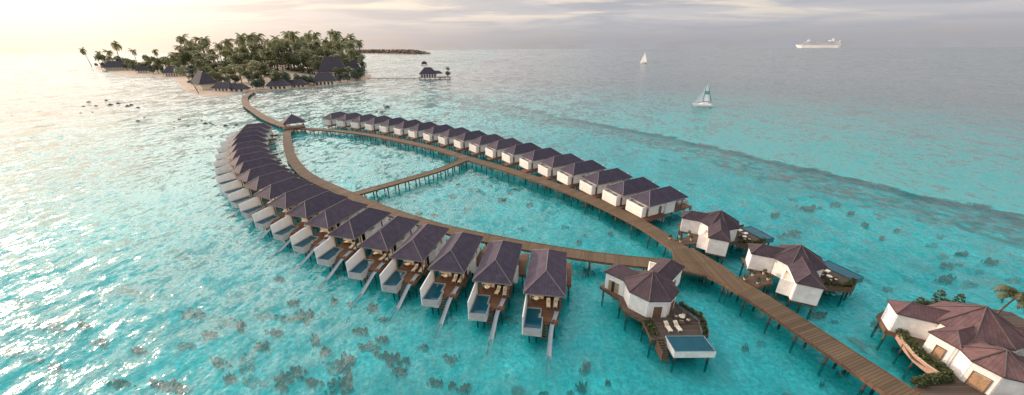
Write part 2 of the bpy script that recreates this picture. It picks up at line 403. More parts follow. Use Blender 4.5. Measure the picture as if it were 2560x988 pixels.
def make_right_villa():
    r = empty('hip_roof_villa')
    hip(-3.75, 3.75, -7.3, 7.3, 6.0, 8.6, 3.5, r, M['roof'], M['cap'])
    w = MB(); T = .2
    for p, q in (((-2.9, -5.9), (-2.9, 3.4)), ((2.55, -6.0), (2.55, 0)), ((3.0, 0), (3.0, 3.4))): w.wall(p, q, DZ if q[1] == 0 else 2.0, 5.95, T)
    w.box(2.66, 2.9, -.1, .1, 2.0, 5.95).box(-2.8, 2.9, 3.3, 3.5, DZ, 5.95).box(-2.8, 2.45, -5.98, -5.85, DZ, 5.95)
    w.build('wall', M['white'], r)
    # bath box at the walkway end, with relief pattern
    o = [(-3.6, -8.3), (2.45, -8.3), (2.45, -6.1), (-3.6, -6.1)]; i = [(-3.42, -8.12), (2.27, -8.12), (2.27, -6.28), (-3.42, -6.28)]
    b = ring(o, i, 2.3, 5.35, MB()).build('bath_wall', M['white'], r)
    for row in range(2):
        rel = MB()
        for k in range(6):
            for zz, sg in ((3.05 + row * 1.25, 1),):
                x = -3.3 + k * .95
                for dx, s2 in ((0, 1), (.47, -1)):
                    a = (x + dx, zz - .25 * s2); c = (x + dx + .47, zz + .25 * s2)
                    rel.poly([(a[0], -8.33, a[1] - .05), (c[0], -8.33, c[1] - .05), (c[0], -8.33, c[1] + .05), (a[0], -8.33, a[1] + .05)])
                    rel.poly([(a[0], -8.33, a[1] + .05), (c[0], -8.33, c[1] + .05), (c[0], -8.301, c[1] + .05), (a[0], -8.301, a[1] + .05)])
                    rel.poly([(a[0], -8.301, a[1] - .05), (c[0], -8.301, c[1] - .05), (c[0], -8.33, c[1] - .05), (a[0], -8.33, a[1] - .05)])
        rel.build('zigzag_relief', M['cream'], b)
    fl = MB().box(-3.4, -.2, -8.1, -6.3, 4.9, 5.0).box(1.5, 2.25, -8.1, -6.3, 4.9, 5.0).box(-.2, 1.5, -8.1, -7.75, 4.9, 5.0).box(-.2, 1.5, -6.75, -6.3, 4.9, 5.0).build('bath_roof', M['grey'], r)
    MB().box(-.19, 1.49, -7.74, -6.76, 4.3, 4.35).build('skylight', M['darkw'], fl)
    MB().box(2.456, 2.54, -6.75, -6.2, DZ, 4.7).build('side_door', M['door'], r)
    MB().box(2.662, 2.72, -2.3, -1.3, DZ, 4.6).build('door', M['door'], r)
    d = MB().prism([(-3.0, -6.0), (-3.0, 8.2), (2.6, 8.2), (3.2, 8.2), (3.2, 3.6), (2.5, 3.5), (2.5, -6.0)], DZ - .12, DZ - .004).build('deck', M['deck'], r)
    MB().box(3.202, 3.26, 3.5, 8.2, DZ - .6, DZ - .02).box(-3.0, 3.2, 8.202, 8.26, DZ - .6, DZ - .02).build('fascia', M['fascia'], d)
    e = MB().prism([(1.2, -11.0), (4.1, -11.0), (4.1, -1.1), (2.51, -1.1), (2.51, -8.34), (1.2, -8.34)], DZ - .13, DZ - .01).build('entry_deck', M['deck'], r)
    MB().box(4.102, 4.16, -11.0, -1.1, DZ - .6, DZ - .02).box(1.14, 1.198, -11.0, -8.4, DZ - .6, DZ - .02).box(2.6, 4.16, -1.098, -1.04, DZ - .6, DZ - .02).box(-3.5, 1.13, -8.28, -8.2, 1.95, 2.29).build('fascia', M['fascia'], e)
    for x in (-2.8, 2.9): MB().box(x - .1, x + .1, 6.2, 6.4, DZ, 5.95).build('post', M['door'], r)
    # seaward pool, screen and lower platform
    outer = [(-3.0, 8.3), (.2, 8.3), (.2, 12.6), (-3.0, 12.6)]; inner = [(-2.8, 8.5), (0, 8.5), (0, 12.4), (-2.8, 12.4)]
    pl = ring(outer, inner, 1.3, 2.7, MB()).build('pool', M['grey'], r)
    MB().prism(inner, 1.35, 1.45).build('pool_floor', M['tile'], pl)
    MB().poly([(x, y, 2.55) for x, y in inner]).build('pool_water', M['poolw'], pl)
    MB().wall((-3.15, 7.3), (-3.15, 12.6), 1.4, 4.5, .16).build('privacy_wall', M['white'], r)
    MB().prism([(.3, 8.3), (3.1, 8.3), (3.1, 11.0), (.3, 11.0)], DZ - .5, DZ - .38).build('lower_deck', M['deck'], r)
    st = MB()
    for k in range(5): st.box(1.2, 2.4, 11.02 + k * .3, 11.28 + k * .3, 1.55 - k * .32, 1.61 - k * .32)
    st.build('water_steps', M['fascia'], r)
    piles(r, [(-3.4, -8), (1.8, -8), (-2.6, -3), (2.3, -3), (-2.6, 3), (2.8, 3), (-2.6, 8), (2.8, 8), (3.8, -10.4), (3.8, -5.5), (3.8, -1.6), (-2.6, 12.2), (2.7, 10.7)], DZ - .14)
    return r

LEFT = [(-136.7,186.4,33.0),(-131.7,176.4,36.5),(-126.6,166.5,40.5),(-120.3,156.7,44.5),(-113.2,146.6,48.5),(-106.2,137.0,51.6),(-99.3,128.7,54.2),(-92.2,120.4,56.6),(-84.6,112.6,59.4),(-77.0,105.3,62.1),(-69.0,98.4,64.6),(-61.0,92.0,67.1),(-52.7,86.2,69.4),(-44.8,80.6,71.6),(-36.7,75.3,73.7),(-28.0,70.4,75.7),(-19.9,66.2,77.4),(-11.4,62.1,79.0),(-2.6,58.5,80.2),(6.5,55.0,81.0)]
RIGHT = [(-109.2,220.1,66.4),(-98.1,215.5,62.6),(-87.1,210.2,59.0),(-76.4,204.4,55.6),(-65.9,198.4,52.4),(-55.6,191.8,49.3),(-45.9,185.0,46.4),(-36.3,177.7,43.7),(-27.2,170.3,41.1),(-18.5,163.1,38.8),(-10.4,155.5,36.6),(-2.5,147.7,34.6),(4.9,139.7,32.8),(12.0,131.5,31.2),(18.7,123.3,29.7),(24.8,115.0,28.4),(31.0,106.0,27.3),(36.4,97.5,26.4),(41.3,89.9,25.7)]
LV = make_left_villa(); RV = make_right_villa()
for k, (x, y, d) in enumerate(reversed(LEFT)):
    o = LV if k == 0 else copy_tree(LV)
    rz = radians(d - 90)
    o.location = (x, y, 0); o.rotation_euler = (0, 0, rz)
    tag(o, 'dark-roofed villa with pool and slide, %s from the near end of the left row' % ORD[k], 'villa', 'pool villas curving along the left walkway')
    if k < 12:
        B = (x, y, rz); n = ORD[k]
        place(LNG, B, .75 + U(-.15, .15), -4.9 + U(-.3, .25), DZ, U(-.2, .2), 'cream lounger nearer the table on the deck of the %s left-row villa' % n, 'sun loungers on the villa decks')
        place(LNG, B, 2.05 + U(-.1, .15), -4.9 + U(-.3, .25), DZ, U(-.15, .15), 'cream lounger at the outer deck edge of the %s left-row villa' % n, 'sun loungers on the villa decks')
        place(TBL, B, -1.4 + U(-.2, .3), -4.5 + U(-.3, .3), DZ, .0, 'round pale table under the front eave of the %s left-row villa' % n, 'round tables on the villa decks')
        if k < 6:
            place(ACH, B, -2.2, -4.2, DZ, 1.4, 'wicker armchair left of the table at the %s left-row villa' % n, 'armchairs on the villa decks')
            place(ACH, B, -1.2, -3.4, DZ, -.1, 'wicker armchair behind the table at the %s left-row villa' % n, 'armchairs on the villa decks')
for k, (x, y, d) in enumerate(reversed(RIGHT)):
    o = RV if k == 0 else copy_tree(RV)
    o.location = (x, y, 0); o.rotation_euler = (0, 0, radians(d - 90))
    tag(o, 'white villa with patterned front box, %s from the near end of the right row' % ORD[k], 'villa', 'white villas along the right walkway')

# ------------------------------------------------------------------ octagonal villas with two wings
def octo(R_, off, n=8): return [(R_ * cos(radians(off + 45 * k)), R_ * sin(radians(off + 45 * k))) for k in range(n)]
def wing_roof(mb, cap, ang, r0, r1, hw, ze, zr, ins, rin, cx=0, cy=0):
    ca, sa = cos(ang), sin(ang)
    P = lambda u, v, z: (cx + u * ca - v * sa, cy + u * sa + v * ca, z)
    A, B, C, D = P(r0, -hw, ze), P(r1, -hw, ze), P(r1, hw, ze), P(r0, hw, ze)
    a, b = P(r1 - ins, 0, zr), P(rin, 0, zr)
    mb.roofpoly([[A, B, a, b], [B, C, a], [C, D, b, a]], .12)
    for p, q in ((a, b), (B, a), (C, a)): cap.bar(p, q, .08, n=5)
    return P
def octo_villa(name, loc, rz, mir, label, big=False):
    r = empty(name, (loc[0], loc[1], 0), rz); tag(r, label, 'villa', 'octagonal villas with private terraces')
    def B(mb, nm, mt, par=None):
        if mir: mb.mirror()
        return mb.build(nm, mt, par or r)
    O = octo(4.75, 22.5); W = octo(4.25, 22.5)
    ap = (0, 0, 8.85)
    mb = MB(); mb.roofpoly([[(*O[k], 6.0), (*O[(k + 1) % 8], 6.0), ap] for k in range(8)], .12)
    rf = B(mb, 'roof', M['roof2'])
    cb = MB()
    for k in range(8): cb.bar((*O[k], 6.02), (0, 0, 8.88), .08, n=5)
    B(cb, 'ridge_cap', M['capd'], rf)
    ws = MB(); door_edges = {5: (.36, .66), 6: (.15, .6)}
    for k in range(8): ws.wall(W[k], W[(k + 1) % 8], DZ + .003 * (k % 2), 5.9, .2)
    B(ws, 'wall', M['white'])
    # terrace doors on the front faces
    def door_on(k, a, b, z1, mt, nm='door'):
        p, q = Vector(W[k]), Vector(W[(k + 1) % 8]); d = q - p; n = Vector((d.y, -d.x)).normalized() * .13
        mb = MB().wall(tuple(p + d * a + n), tuple(p + d * b + n), DZ + .01, z1, .08); o = B(mb, nm, mt)
        fr = MB(); fr.wall(tuple(p + d * (a - .04) + n), tuple(p + d * (a - .005) + n), DZ + .01, z1 + .1, .12).wall(tuple(p + d * (b + .005) + n), tuple(p + d * (b + .04) + n), DZ + .01, z1 + .1, .12)
        B(fr, 'frame', M['cream'], o)
    door_on(5, .28, .72, 4.6, M['door']); door_on(6, .3, .8, 4.6, M['door'])
    wings = [(45, 9.7, 1.85), (135, 7.7, 1.8)]
    for j, (an, L, hw) in enumerate(wings):
        mb = MB(); cb = MB(); P = wing_roof(mb, cb, radians(an), 3.6, L + .35, hw + .35, 5.99, 7.45, 1.9, 1.9)
        wr = B(mb, 'wing_roof', M['roof2']); B(cb, 'ridge_cap', M['capd'], wr)
        w = MB()
        pts = [P(3.9, -hw, 0)[:2], P(L, -hw, 0)[:2], P(L, hw, 0)[:2], P(3.9, hw, 0)[:2]]
        for a, b in zip(pts, pts[1:]): w.wall(a, b, DZ - .25, 5.88, .2)
        B(w, 'wing_wall', M['white'])
        if j == 1:
            g = MB().wall(P(4.9, hw + .13, 0)[:2], P(5.7, hw + .13, 0)[:2], DZ, 4.6, .06).wall(P(6.4, hw + .13, 0)[:2], P(7.0, hw + .13, 0)[:2], DZ, 4.6, .06)
            B(g, 'window', M['doorl'])
            g = MB().wall(P(5.75, hw + .13, 0)[:2], P(6.35, hw + .13, 0)[:2], DZ, 4.6, .05); B(g, 'glass_door', M['darkw'])
        else:
            g = MB().wall(P(4.8, -hw - .13, 0)[:2], P(7.0, -hw - .13, 0)[:2], DZ, 4.5, .06); B(g, 'window', M['door'])
        fb = MB(); fl = [P(3.4, -hw - .12, 0)[:2], P(L + .12, -hw - .12, 0)[:2], P(L + .12, hw + .12, 0)[:2], P(3.4, hw + .12, 0)[:2]]
        fb.prism(fl, DZ - .55, DZ - .26); B(fb, 'wing_base', M['fascia'])
    # flat-roofed outdoor shower box
    bx = [(1.2, 4.7), (3.0, 8.6), (4.75, 7.6), (3.6, 5.2)]
    inn = [(1.55, 4.8), (3.12, 8.3), (4.5, 7.5), (3.4, 5.3)]
    b = ring(bx, inn, DZ - .25, 5.25, MB()); B(b, 'shower_wall', M['white'])
    B(MB().prism(inn, 4.75, 4.85), 'shower_roof', M['cream'])
    # decks
    d = MB().prism([(-7.6, 4.6), (-5.0, 1.0), (-4.9, -2.2), (-2.5, -4.7), (-2.6, -8.9), (-1.75, -8.9), (-.25, -8.9), (-.25, -8.35), (6.5, -8.35), (7.55, -4.9), (5.3, -1.0), (4.5, 2.0), (0, 4.3), (-4, 6.9)], DZ - .13, DZ)
    dk = B(d, 'deck', M['deckx'])
    fas = MB(); ol = [(-7.6, 4.6), (-5.0, 1.0), (-4.9, -2.2), (-2.5, -4.7), (-2.6, -8.9), (-1.75, -8.9)]
    for a, c in zip(ol, ol[1:]): fas.wall(a, c, DZ - .62, DZ - .01, .1)
    ol = [(6.5, -8.35), (7.55, -4.9), (5.3, -1.0)]
    for a, c in zip(ol, ol[1:]): fas.wall(a, c, DZ - .62, DZ - .01, .1)
    B(fas, 'fascia', M['fascia'], dk)
    pf = MB(); ol = [(6.75, -8.3), (7.75, -4.85), (5.5, -.8)]
    for a, c in zip(ol, ol[1:]): pf.wall(a, c, DZ - .55, DZ + .55, .12)
    ol = [(5.9, -7.9), (6.75, -4.95), (4.9, -1.6)]
    for a, c in zip(ol, ol[1:]): pf.wall(a, c, DZ, DZ + .5, .1)
    B(pf, 'planter', M['coping'] if not mir else M['fascia'], r)
    st = MB()
    for k in range(8): st.box(-1.75, -.35, -9.2 - k * .3, -8.92 - k * .3, 2.0 - k * .24, 2.07 - k * .24)
    st.box(-1.82, -1.76, -11.4, -8.9, .5, 2.3)
    B(st, 'water_steps', M['fascia'], r)
    # pool
    outer = [(-.25, -8.4), (5.9, -8.4), (6.2, -11.6), (-.1, -11.6)]; inner = [(-.12, -8.52), (5.78, -8.52), (6.07, -11.48), (.02, -11.48)]
    pl = ring(outer, inner, 1.35, 2.62, MB()); pl = B(pl, 'pool', M['white'] if not mir else M['poolglass'])
    B(MB().prism(inner, 1.4, 1.5), 'pool_floor', M['tile'], pl)
    B(MB().poly([(x, y, 2.55) for x, y in inner][::-1]), 'pool_water', M['poolw'], pl)
    B(ring(outer, inner, 2.624, 2.65, MB()), 'coping', M['tile'], pl)
    pp = [(-6.9, 4.2), (-4.6, .8), (-4.3, -2.2), (-2.3, -4.9), (-2.3, -8.3), (2, -8), (6.2, -8.1), (6.9, -5), (.4, -11.1), (5.6, -11.1), (6.3, 6.3), (7.6, 5.2), (4.8, 7), (5, 3.4), (-3.8, 6.3), (0, 0), (3, -3), (3, 8.0)]
    if mir: pp = [(-a, b) for a, b in pp]
    piles(r, pp, DZ - .3, r=.17)
    return r
V1 = octo_villa('octagonal_villa', (24.5, 50.5), 0, False, 'octagonal brown-roofed villa with front pool, inside the fork of the walkways')
V2 = octo_villa('octagonal_villa', (49.9, 74.9), radians(107.5), True, 'octagonal villa right of the walkway beside the last white villa')
V3 = octo_villa('octagonal_villa', (56.8, 58.9), radians(109.5), True, 'octagonal villa right of the walkway nearer the large rose-roofed residence')
def hedge(pts, w, h, z, label, base=None, mir=False, n=90, s=.22, name='hedge'):
    mb = MB()
    Q = [Vector((p[0] * (-1 if mir else 1), p[1])) for p in pts]
    if base:
        x, y, r = base; Q = [Vector((x + p.x * cos(r) - p.y * sin(r), y + p.x * sin(r) + p.y * cos(r))) for p in Q]
    c = sum(Q, Vector((0, 0))) / len(Q)
    for a, b in zip(Q, Q[1:]):
        L = (b - a).length; k = max(1, int(L / .7))
        for j in range(k):
            p = a + (b - a) * ((j + .5) / k) - c; hh = h * U(.75, 1.2)
            leaves(mb, p.x, p.y, hh * .5, w * .55, w * .55, hh * .55, n, s, shell=.7)
    o = mb.build(name, M['hedge']); o.location = (c.x, c.y, z)
    return tag(o, label, 'hedge')
for nm, V, mir in (('fork', V1, False), ('far', V2, True), ('near', V3, True)):
    b = (V.location.x, V.location.y, V.rotation_euler.z)
    where = {'fork': 'front pool villa in the walkway fork', 'far': 'octagonal villa beside the last white villa', 'near': 'octagonal villa nearer the large residence'}[nm]
    hedge([(5.25, -1.3), (7.2, -4.85), (6.3, -8.0)], .9, 1.1, DZ + .1, 'green hedge in the terrace planter of the ' + where, b, mir)
    if nm == 'fork': hedge([(-1.75, -4.9), (-1.9, -8.3)], 1.4, .8, DZ, 'short green hedge bed on the left terrace edge of the fork villa', b, mir)
    else: hedge([(-1.9, -4.6), (-2.1, -8.2)], 1.1, 1.3, DZ, 'dark hedge on the seaward terrace side of the ' + where, b, mir)
    sx = -1 if mir else 1
    place(LNG, b, sx * .9, -6.6, DZ, .12, 'white lounger farther from the dining set at the ' + where, 'loungers at the octagonal villas')
    place(LNG, b, sx * 2.5, -6.5, DZ, .12, 'white lounger nearer the dining set at the ' + where, 'loungers at the octagonal villas')
    place(TBL, b, sx * 4.0, -4.6, DZ, 0, 'round dining table on the terrace of the ' + where, 'terrace tables')
    for j, (dx, dy, rz, w) in enumerate(((-.8, .3, 1.3, 'wall side'), (.7, .7, -.7, 'back'), (.85, -.6, -2.2, 'hedge side'), (-.4, -.9, 2.8, 'pool side'))):
        place(ACH, b, sx * (4.0 + dx), -4.6 + dy, DZ, rz, 'wicker armchair at the %s of the table, %s' % (w, {'fork': 'villa in the walkway fork', 'far': 'villa beside the last white villa', 'near': 'villa nearer the large residence'}[nm]), 'terrace armchairs')
# entry decks with potted plants
def path_deck(name, pts, mt, label, cat, z=DZ, fas=True):
    c = Vector((sum(p[0] for p in pts) / len(pts), sum(p[1] for p in pts) / len(pts)))
    r = empty(name, (c.x, c.y, 0)); q = [(p[0] - c.x, p[1] - c.y) for p in pts]
    MB().prism(q, z - .13, z).build('deck', mt, r)
    f = MB()
    for k in range(len(q)): f.wall(q[k], q[(k + 1) % len(q)], z - .45, z - .14, .1)
    f.build('fascia', M['fascia'], r)
    piles(r, [(p[0] * .8, p[1] * .8) for p in q], z - .14)
    return tag(r, label, cat)
def potted(x, y, label):
    r = empty('potted_plant', (x, y, DZ)); tag(r, label, 'potted plant', 'potted plants on the entry decks')
    MB().bar((0, 0, 0), (0, 0, .5), .2, .3, 10).build('pot', M['pot'], r)
    leaves(MB(), 0, 0, .85, .38, .38, .45, 90, .16).build('foliage', M['hedge'], r)
path_deck('entry_deck', [(47.0, 54.4), (45.4, 57.4), (51.3, 59.6), (52.2, 58.2), (51.0, 55.8)], M['deckx'], 'timber entry deck with five potted plants beside the walkway', 'deck')
path_deck('entry_deck', [(40.0, 70.2), (38.9, 72.0), (44.3, 74.9), (45.6, 73.6), (44.2, 70.9)], M['deckx'], 'timber entry deck with potted plants near the last white villa', 'deck')
for j, (x, y) in enumerate([(45.9, 56.6), (48.3, 57.9), (50.9, 58.5), (47.7, 55.4), (50.4, 56.5)]):
    potted(x, y, 'potted shrub, ' + ['closest to the walkway on the nearer entry deck', 'middle of the outer line on the nearer entry deck', 'by the wing wall end on the nearer entry deck', 'walkway corner of the inner line on the nearer deck', 'beside the shower box on the nearer entry deck'][j])
for j, (px, py) in enumerate([(1674, 598), (1698, 593), (1722, 588), (1701, 606), (1727, 601)]):
    p = G(px, py, DZ)
    potted(p.x, p.y, 'potted shrub, ' + ['closest to the walkway on the farther entry deck', 'middle of the outer line on the farther entry deck', 'by the wing wall end on the farther entry deck', 'walkway corner of the inner line on the farther deck', 'beside the shower box on the farther entry deck'][j])

# ------------------------------------------------------------------ large residence on the right
def residence():
    O = Vector((66, 39)); r = empty('residence', (O.x, O.y, 0)); tag(r, 'large white residence with rose-brown hipped roofs and curved terrace', 'house')
    L = lambda x, y: (x - O.x, y - O.y)
    def octroof(cx, cy, R_, off, ze, za, zw, hasdoor=None):
        c = L(cx, cy); Q = [(c[0] + a, c[1] + b) for a, b in octo(R_, off)]; mb = MB()
        mb.roofpoly([[(*Q[k], ze), (*Q[(k + 1) % 8], ze), (c[0], c[1], za)] for k in range(8)], .12)
        rf = mb.build('roof', M['roof3'], r); cb = MB()
        for k in range(8): cb.bar((*Q[k], ze + .03), (c[0], c[1], za + .05), .1, n=6)
        cb.build('ridge_cap', M['capd'], rf)
        eb = MB()
        for k in range(8): eb.wall(Q[k], Q[(k + 1) % 8], ze - .2, ze - .01, .07)
        eb.build('eave_board', M['capd'], rf)
        Wq = [(c[0] + a, c[1] + b) for a, b in octo(R_ - .35, off)]; w = MB()
        for k in range(8): w.wall(Wq[k], Wq[(k + 1) % 8], DZ + .003 * (k % 2), zw, .22)
        w.build('wall', M['white'], r)
        return Wq
    octroof(69.5, 40.3, 5.0, -6, 6.3, 9.55, 6.2)
    s2 = octroof(65.0, 33.9, 3.6, 0, 6.0, 7.9, 5.95)
    # left wing
    def wing(ang, cx, cy, r0, r1, hw, ze, zr, rin, ins=1.8, wl=True, z0=DZ - .35):
        mb = MB(); cb = MB(); c = L(cx, cy); P = wing_roof(mb, cb, ang, r0, r1, hw, ze, zr, ins, rin, c[0], c[1])
        rf = mb.build('wing_roof', M['roof3'], r); cb.build('ridge_cap', M['capd'], rf)
        eb = MB(); q = [P(r0, -hw, 0)[:2], P(r1, -hw, 0)[:2], P(r1, hw, 0)[:2], P(r0, hw, 0)[:2]]
        for a, b in zip(q, q[1:]): eb.wall(a, b, ze - .2, ze - .01, .07)
        eb.build('eave_board', M['capd'], rf)
        w = MB(); h = hw - .3; q = [P(r0, -h, 0)[:2], P(r1 - .3, -h, 0)[:2], P(r1 - .3, h, 0)[:2], P(r0, h, 0)[:2]]
        for a, b in zip(q, q[1:]): w.wall(a, b, z0, ze - .06, .22)
        w.build('wing_wall', M['white'], r)
        return P
    d = Vector((-4.8, 2.55)).normalized(); an = atan2(d.y, d.x)
    wing(an, 69.5, 40.3, 4.0, 9.1, 1.85, 6.0, 7.4, 1.2)
    # first small pavilion (hip) with single door
    an1 = radians(194); P = wing(an1, 67.6, 38.9, 1.0, 6.0, 1.75, 6.0, 7.35, 0.5, 1.8)
    dr = MB().wall(P(5.86, -.35, 0)[:2], P(5.86, .55, 0)[:2], DZ, 4.5, .08).build('door', M['doorl'], r)
    MB().wall(P(5.9, -.45, 0)[:2], P(5.9, -.36, 0)[:2], DZ, 4.6, .12).wall(P(5.9, .56, 0)[:2], P(5.9, .65, 0)[:2], DZ, 4.6, .12).wall(P(5.9, -.45, 0)[:2], P(5.9, .65, 0)[:2], 4.6, 4.7, .12).build('frame', M['door'], dr)
    # curved neck wall between the pavilions
    nk = MB(); pts = [(62.35, 36.6), (62.55, 36.1), (62.5, 35.7), (62.2, 35.3), (62.15, 34.9), (62.3, 34.2)]
    pts = [(62.2, 36.4), (62.65, 36.0), (62.75, 35.4), (62.55, 34.9), (62.0, 34.4)]
    for a, b in zip(pts, pts[1:]): nk.wall(L(*a), L(*b), DZ, 5.85, .2)
    nk.build('curved_wall', M['white'], r)
    nr = MB(); A, B_, C, D = (*L(61.9, 36.7), 6.0), (*L(62.1, 34.3), 6.0), (*L(65.6, 34.4), 6.6), (*L(66.6, 38.0), 6.6)
    nr.roofpoly([[A, B_, C, D]], .1); nr.build('neck_roof', M['roof3'], r)
    # double door on the second pavilion
    p, q = Vector(s2[4]), Vector(s2[3])
    k = 4; p, q = Vector(s2[4]), Vector(s2[5]); dd = q - p; n = Vector((dd.y, -dd.x)).normalized() * .14
    ddr = MB().wall(tuple(p + dd * .2 + n), tuple(p + dd * .495 + n), DZ, 4.5, .08).wall(tuple(p + dd * .505 + n), tuple(p + dd * .8 + n), DZ, 4.5, .08).build('double_door', M['doorl'], r)
    MB().wall(tuple(p + dd * .15 + n), tuple(p + dd * .195 + n), DZ, 4.6, .12).wall(tuple(p + dd * .805 + n), tuple(p + dd * .85 + n), DZ, 4.6, .12).wall(tuple(p + dd * .15 + n), tuple(p + dd * .85 + n), 4.6, 4.7, .12).build('frame', M['door'], ddr)
    # right wing
    wing(radians(-40), 69.5, 40.3, 3.8, 10.5, 2.0, 6.0, 7.6, 1.5)
    wing(radians(-20), 65.0, 33.9, 2.5, 8, 1.9, 6.0, 7.3, 1.0)
    # terrace deck
    dk = [(62.9, 46.9), (60.6, 43.2), (61.6, 42.3), (60.3, 40.1), (58.9, 37.6), (59.7, 34.4), (56.5, 33.6), (54.2, 32.9), (51.5, 30.0), (51, 26), (72, 24), (86, 34), (86, 47), (78, 50), (70, 50)]
    d_ = MB().prism([L(*p) for p in dk], DZ - .13, DZ).build('deck', M['deckx'], r)
    fs = MB()
    for a, b in zip(dk[:4], dk[1:4]): fs.wall(L(*a), L(*b), DZ - .75, DZ - .01, .1)
    fs.build('fascia', M['fascia'], d_)
    pw = MB(); cw = [(61.5, 42.2), (60.6, 40.6), (59.85, 38.9), (59.4, 37.5), (59.35, 36.2), (59.5, 34.9), (59.9, 34.0)]
    for a, b in zip(cw, cw[1:]): pw.wall(L(*a), L(*b), DZ - .75, DZ + .4, .16)
    pl_ = pw.build('planter_wall', M['pink'], r)
    tp = MB()
    for a, b in zip(cw, cw[1:]): tp.wall(L(*a), L(*b), DZ + .405, DZ + .5, .22)
    tp.build('coping', M['pot'], pl_)
    # sea-side pool
    o_ = [(78.5, 43.5), (79.2, 39.2), (84, 38), (84.5, 43.5)]; i_ = [(78.9, 43.2), (79.5, 39.5), (83.6, 38.5), (84.1, 43.1)]
    pl = ring([L(*p) for p in o_], [L(*p) for p in i_], DZ + .01, DZ + .35, MB()).build('pool', M['fascia'], r)
    MB().poly([(*L(*p), DZ + .28) for p in i_]).build('pool_water', M['poolw'], pl)
    piles(r, [L(*p) for p in [(62.9, 46.2), (61.1, 43.3), (61, 40.5), (59.8, 37.8), (60.2, 34.8), (56.8, 33.2), (53, 30), (78, 49), (85, 46), (70, 49), (85, 36)]], DZ - .14)
residence()
hedge([(62.2, 42.6), (61.2, 40.7), (60.5, 38.8), (60.1, 37.3), (60.1, 35.8), (60.5, 34.3)], 1.3, 1.2, DZ, 'long dark hedge inside the curved terrace wall of the large residence', n=130)
hedge([(60.3, 34.1), (57.5, 33.9), (54.6, 33.2)], 1.2, .9, DZ, 'dark hedge running from the residence terrace wall to the walkway end', n=150)
hedge([(62.6, 30.3), (64.6, 29.6), (66.8, 29.4)], 1.0, .8, DZ, 'low hedge below the double door of the large residence at the picture edge', n=120)
for i, (px, py, h) in enumerate([(2300, 752, 1.1), (2323, 756, .8), (2347, 743, 2.0), (2366, 752, 1.0), (2398, 750, 1.7), (2420, 762, .7)]):
    p = G(px, py, 4.6); mb = leaves(MB(), 0, 0, h * .5 + 1.2, .65, .65, h * .5 + .5, 130, .25)
    r = empty('garden_shrub', (p.x, p.y, DZ)); mb.build('foliage', M['hedge'], r); MB().bar((0, 0, 0), (0, 0, 1.6), .06, n=5).build('stem', M['trunk'], r)
    tag(r, 'dark shrub behind the residence roof, %s from the left' % ORD[i], 'shrub', 'shrubs behind the large residence')

# ------------------------------------------------------------------ boardwalks
def smooth_path(pts, step=3.0):
    P = [Vector(p) for p in pts]; out = []
    for i in range(len(P) - 1):
        a, b, c, d = P[max(i - 1, 0)], P[i], P[i + 1], P[min(i + 2, len(P) - 1)]
        n = max(1, int((c - b).length / step))
        for j in range(n):
            t = j / n
            out.append(.5 * ((2 * b) + (c - a) * t + (2 * a - 5 * b + 4 * c - d) * t * t + (3 * b - a - 3 * c + d) * t ** 3))
    out.append(P[-1]); return out
def boardwalk(pts, w, label, z=DZ, sp=6.0, name='boardwalk'):
    P = smooth_path(pts); O = P[0].copy(); r = empty(name, (O.x, O.y, 0)); tag(r, label, 'boardwalk')
    P = [p - O for p in P]; d = MB(); e = MB(); u = 0; Ls = []; Rs = []
    for i, p in enumerate(P):
        t = (P[min(i + 1, len(P) - 1)] - P[max(i - 1, 0)]).normalized(); n = Vector((-t.y, t.x)) * w / 2
        Ls.append(p + n); Rs.append(p - n)
    nxt = 3.0; pl = []
    for i in range(len(P) - 1):
        l = (P[i + 1] - P[i]).length
        a, b, c, f = Rs[i], Rs[i + 1], Ls[i + 1], Ls[i]
        d.poly([(a.x, a.y, z), (b.x, b.y, z), (c.x, c.y, z), (f.x, f.y, z)], [(u, 0), (u + l, 0), (u + l, w), (u, w)])
        d.poly([(a.x, a.y, z - .12), (b.x, b.y, z - .12), (c.x, c.y, z - .12), (f.x, f.y, z - .12)][::-1])
        for q0, q1 in ((Rs[i], Rs[i + 1]), (Ls[i], Ls[i + 1])):
            if (q1 - q0).length > .05: e.wall(q0, q1, z - .5, z + .07, .16)
        while nxt < u + l:
            f_ = (nxt - u) / l
            pl += [Rs[i].lerp(Rs[i + 1], f_).lerp(Ls[i], .1), Ls[i].lerp(Ls[i + 1], f_).lerp(Rs[i], .1)]; nxt += sp
        u += l
    d.build('deck', M['walk'], r); e.build('edge_beam', M['fascia'], r)
    piles(r, [(p.x, p.y) for p in pl[:98]], z - .13, -2.2, .2)
    return r
avg = lambda A, B: [((a[0] + b[0]) / 2, (a[1] + b[1]) / 2) for a, b in zip(A, B)]
RW = [(-127.5, 204.5), (-119.5, 202.3), (-98, 195.8), (-78.5, 186.6), (-61.2, 176.0), (-35.6, 157.3), (-19.2, 141.6), (3.0, 121), (21.3, 100.5), (33.6, 81.2), (38.6, 67.6)]
boardwalk(RW, 3.9, 'brown plank boardwalk in front of the white villas of the right row')
boardwalk([(38.6, 67.6), (41.2, 60.5), (45.1, 51.4), (48.4, 41.6), (51.6, 32.2), (54.5, 24)], 4.3, 'wide plank boardwalk running from the fork to the large residence', z=DZ + .004, sp=4.6)
LW = [(-127.9, 203.0), (-124.6, 192), (-117.6, 180.2), (-105.2, 160.2), (-91.0, 139.6), (-75.8, 121.5), (-59.3, 107.6), (-48.5, 99.5), (-37.7, 91.3), (-19.1, 79.9), (-8.1, 74.8), (5.2, 69.6), (20.3, 64.9), (36.0, 61.6), (41.0, 60.6)]
boardwalk(LW, 3.7, 'brown plank boardwalk curving behind the pool villas of the left row', z=DZ - .004)
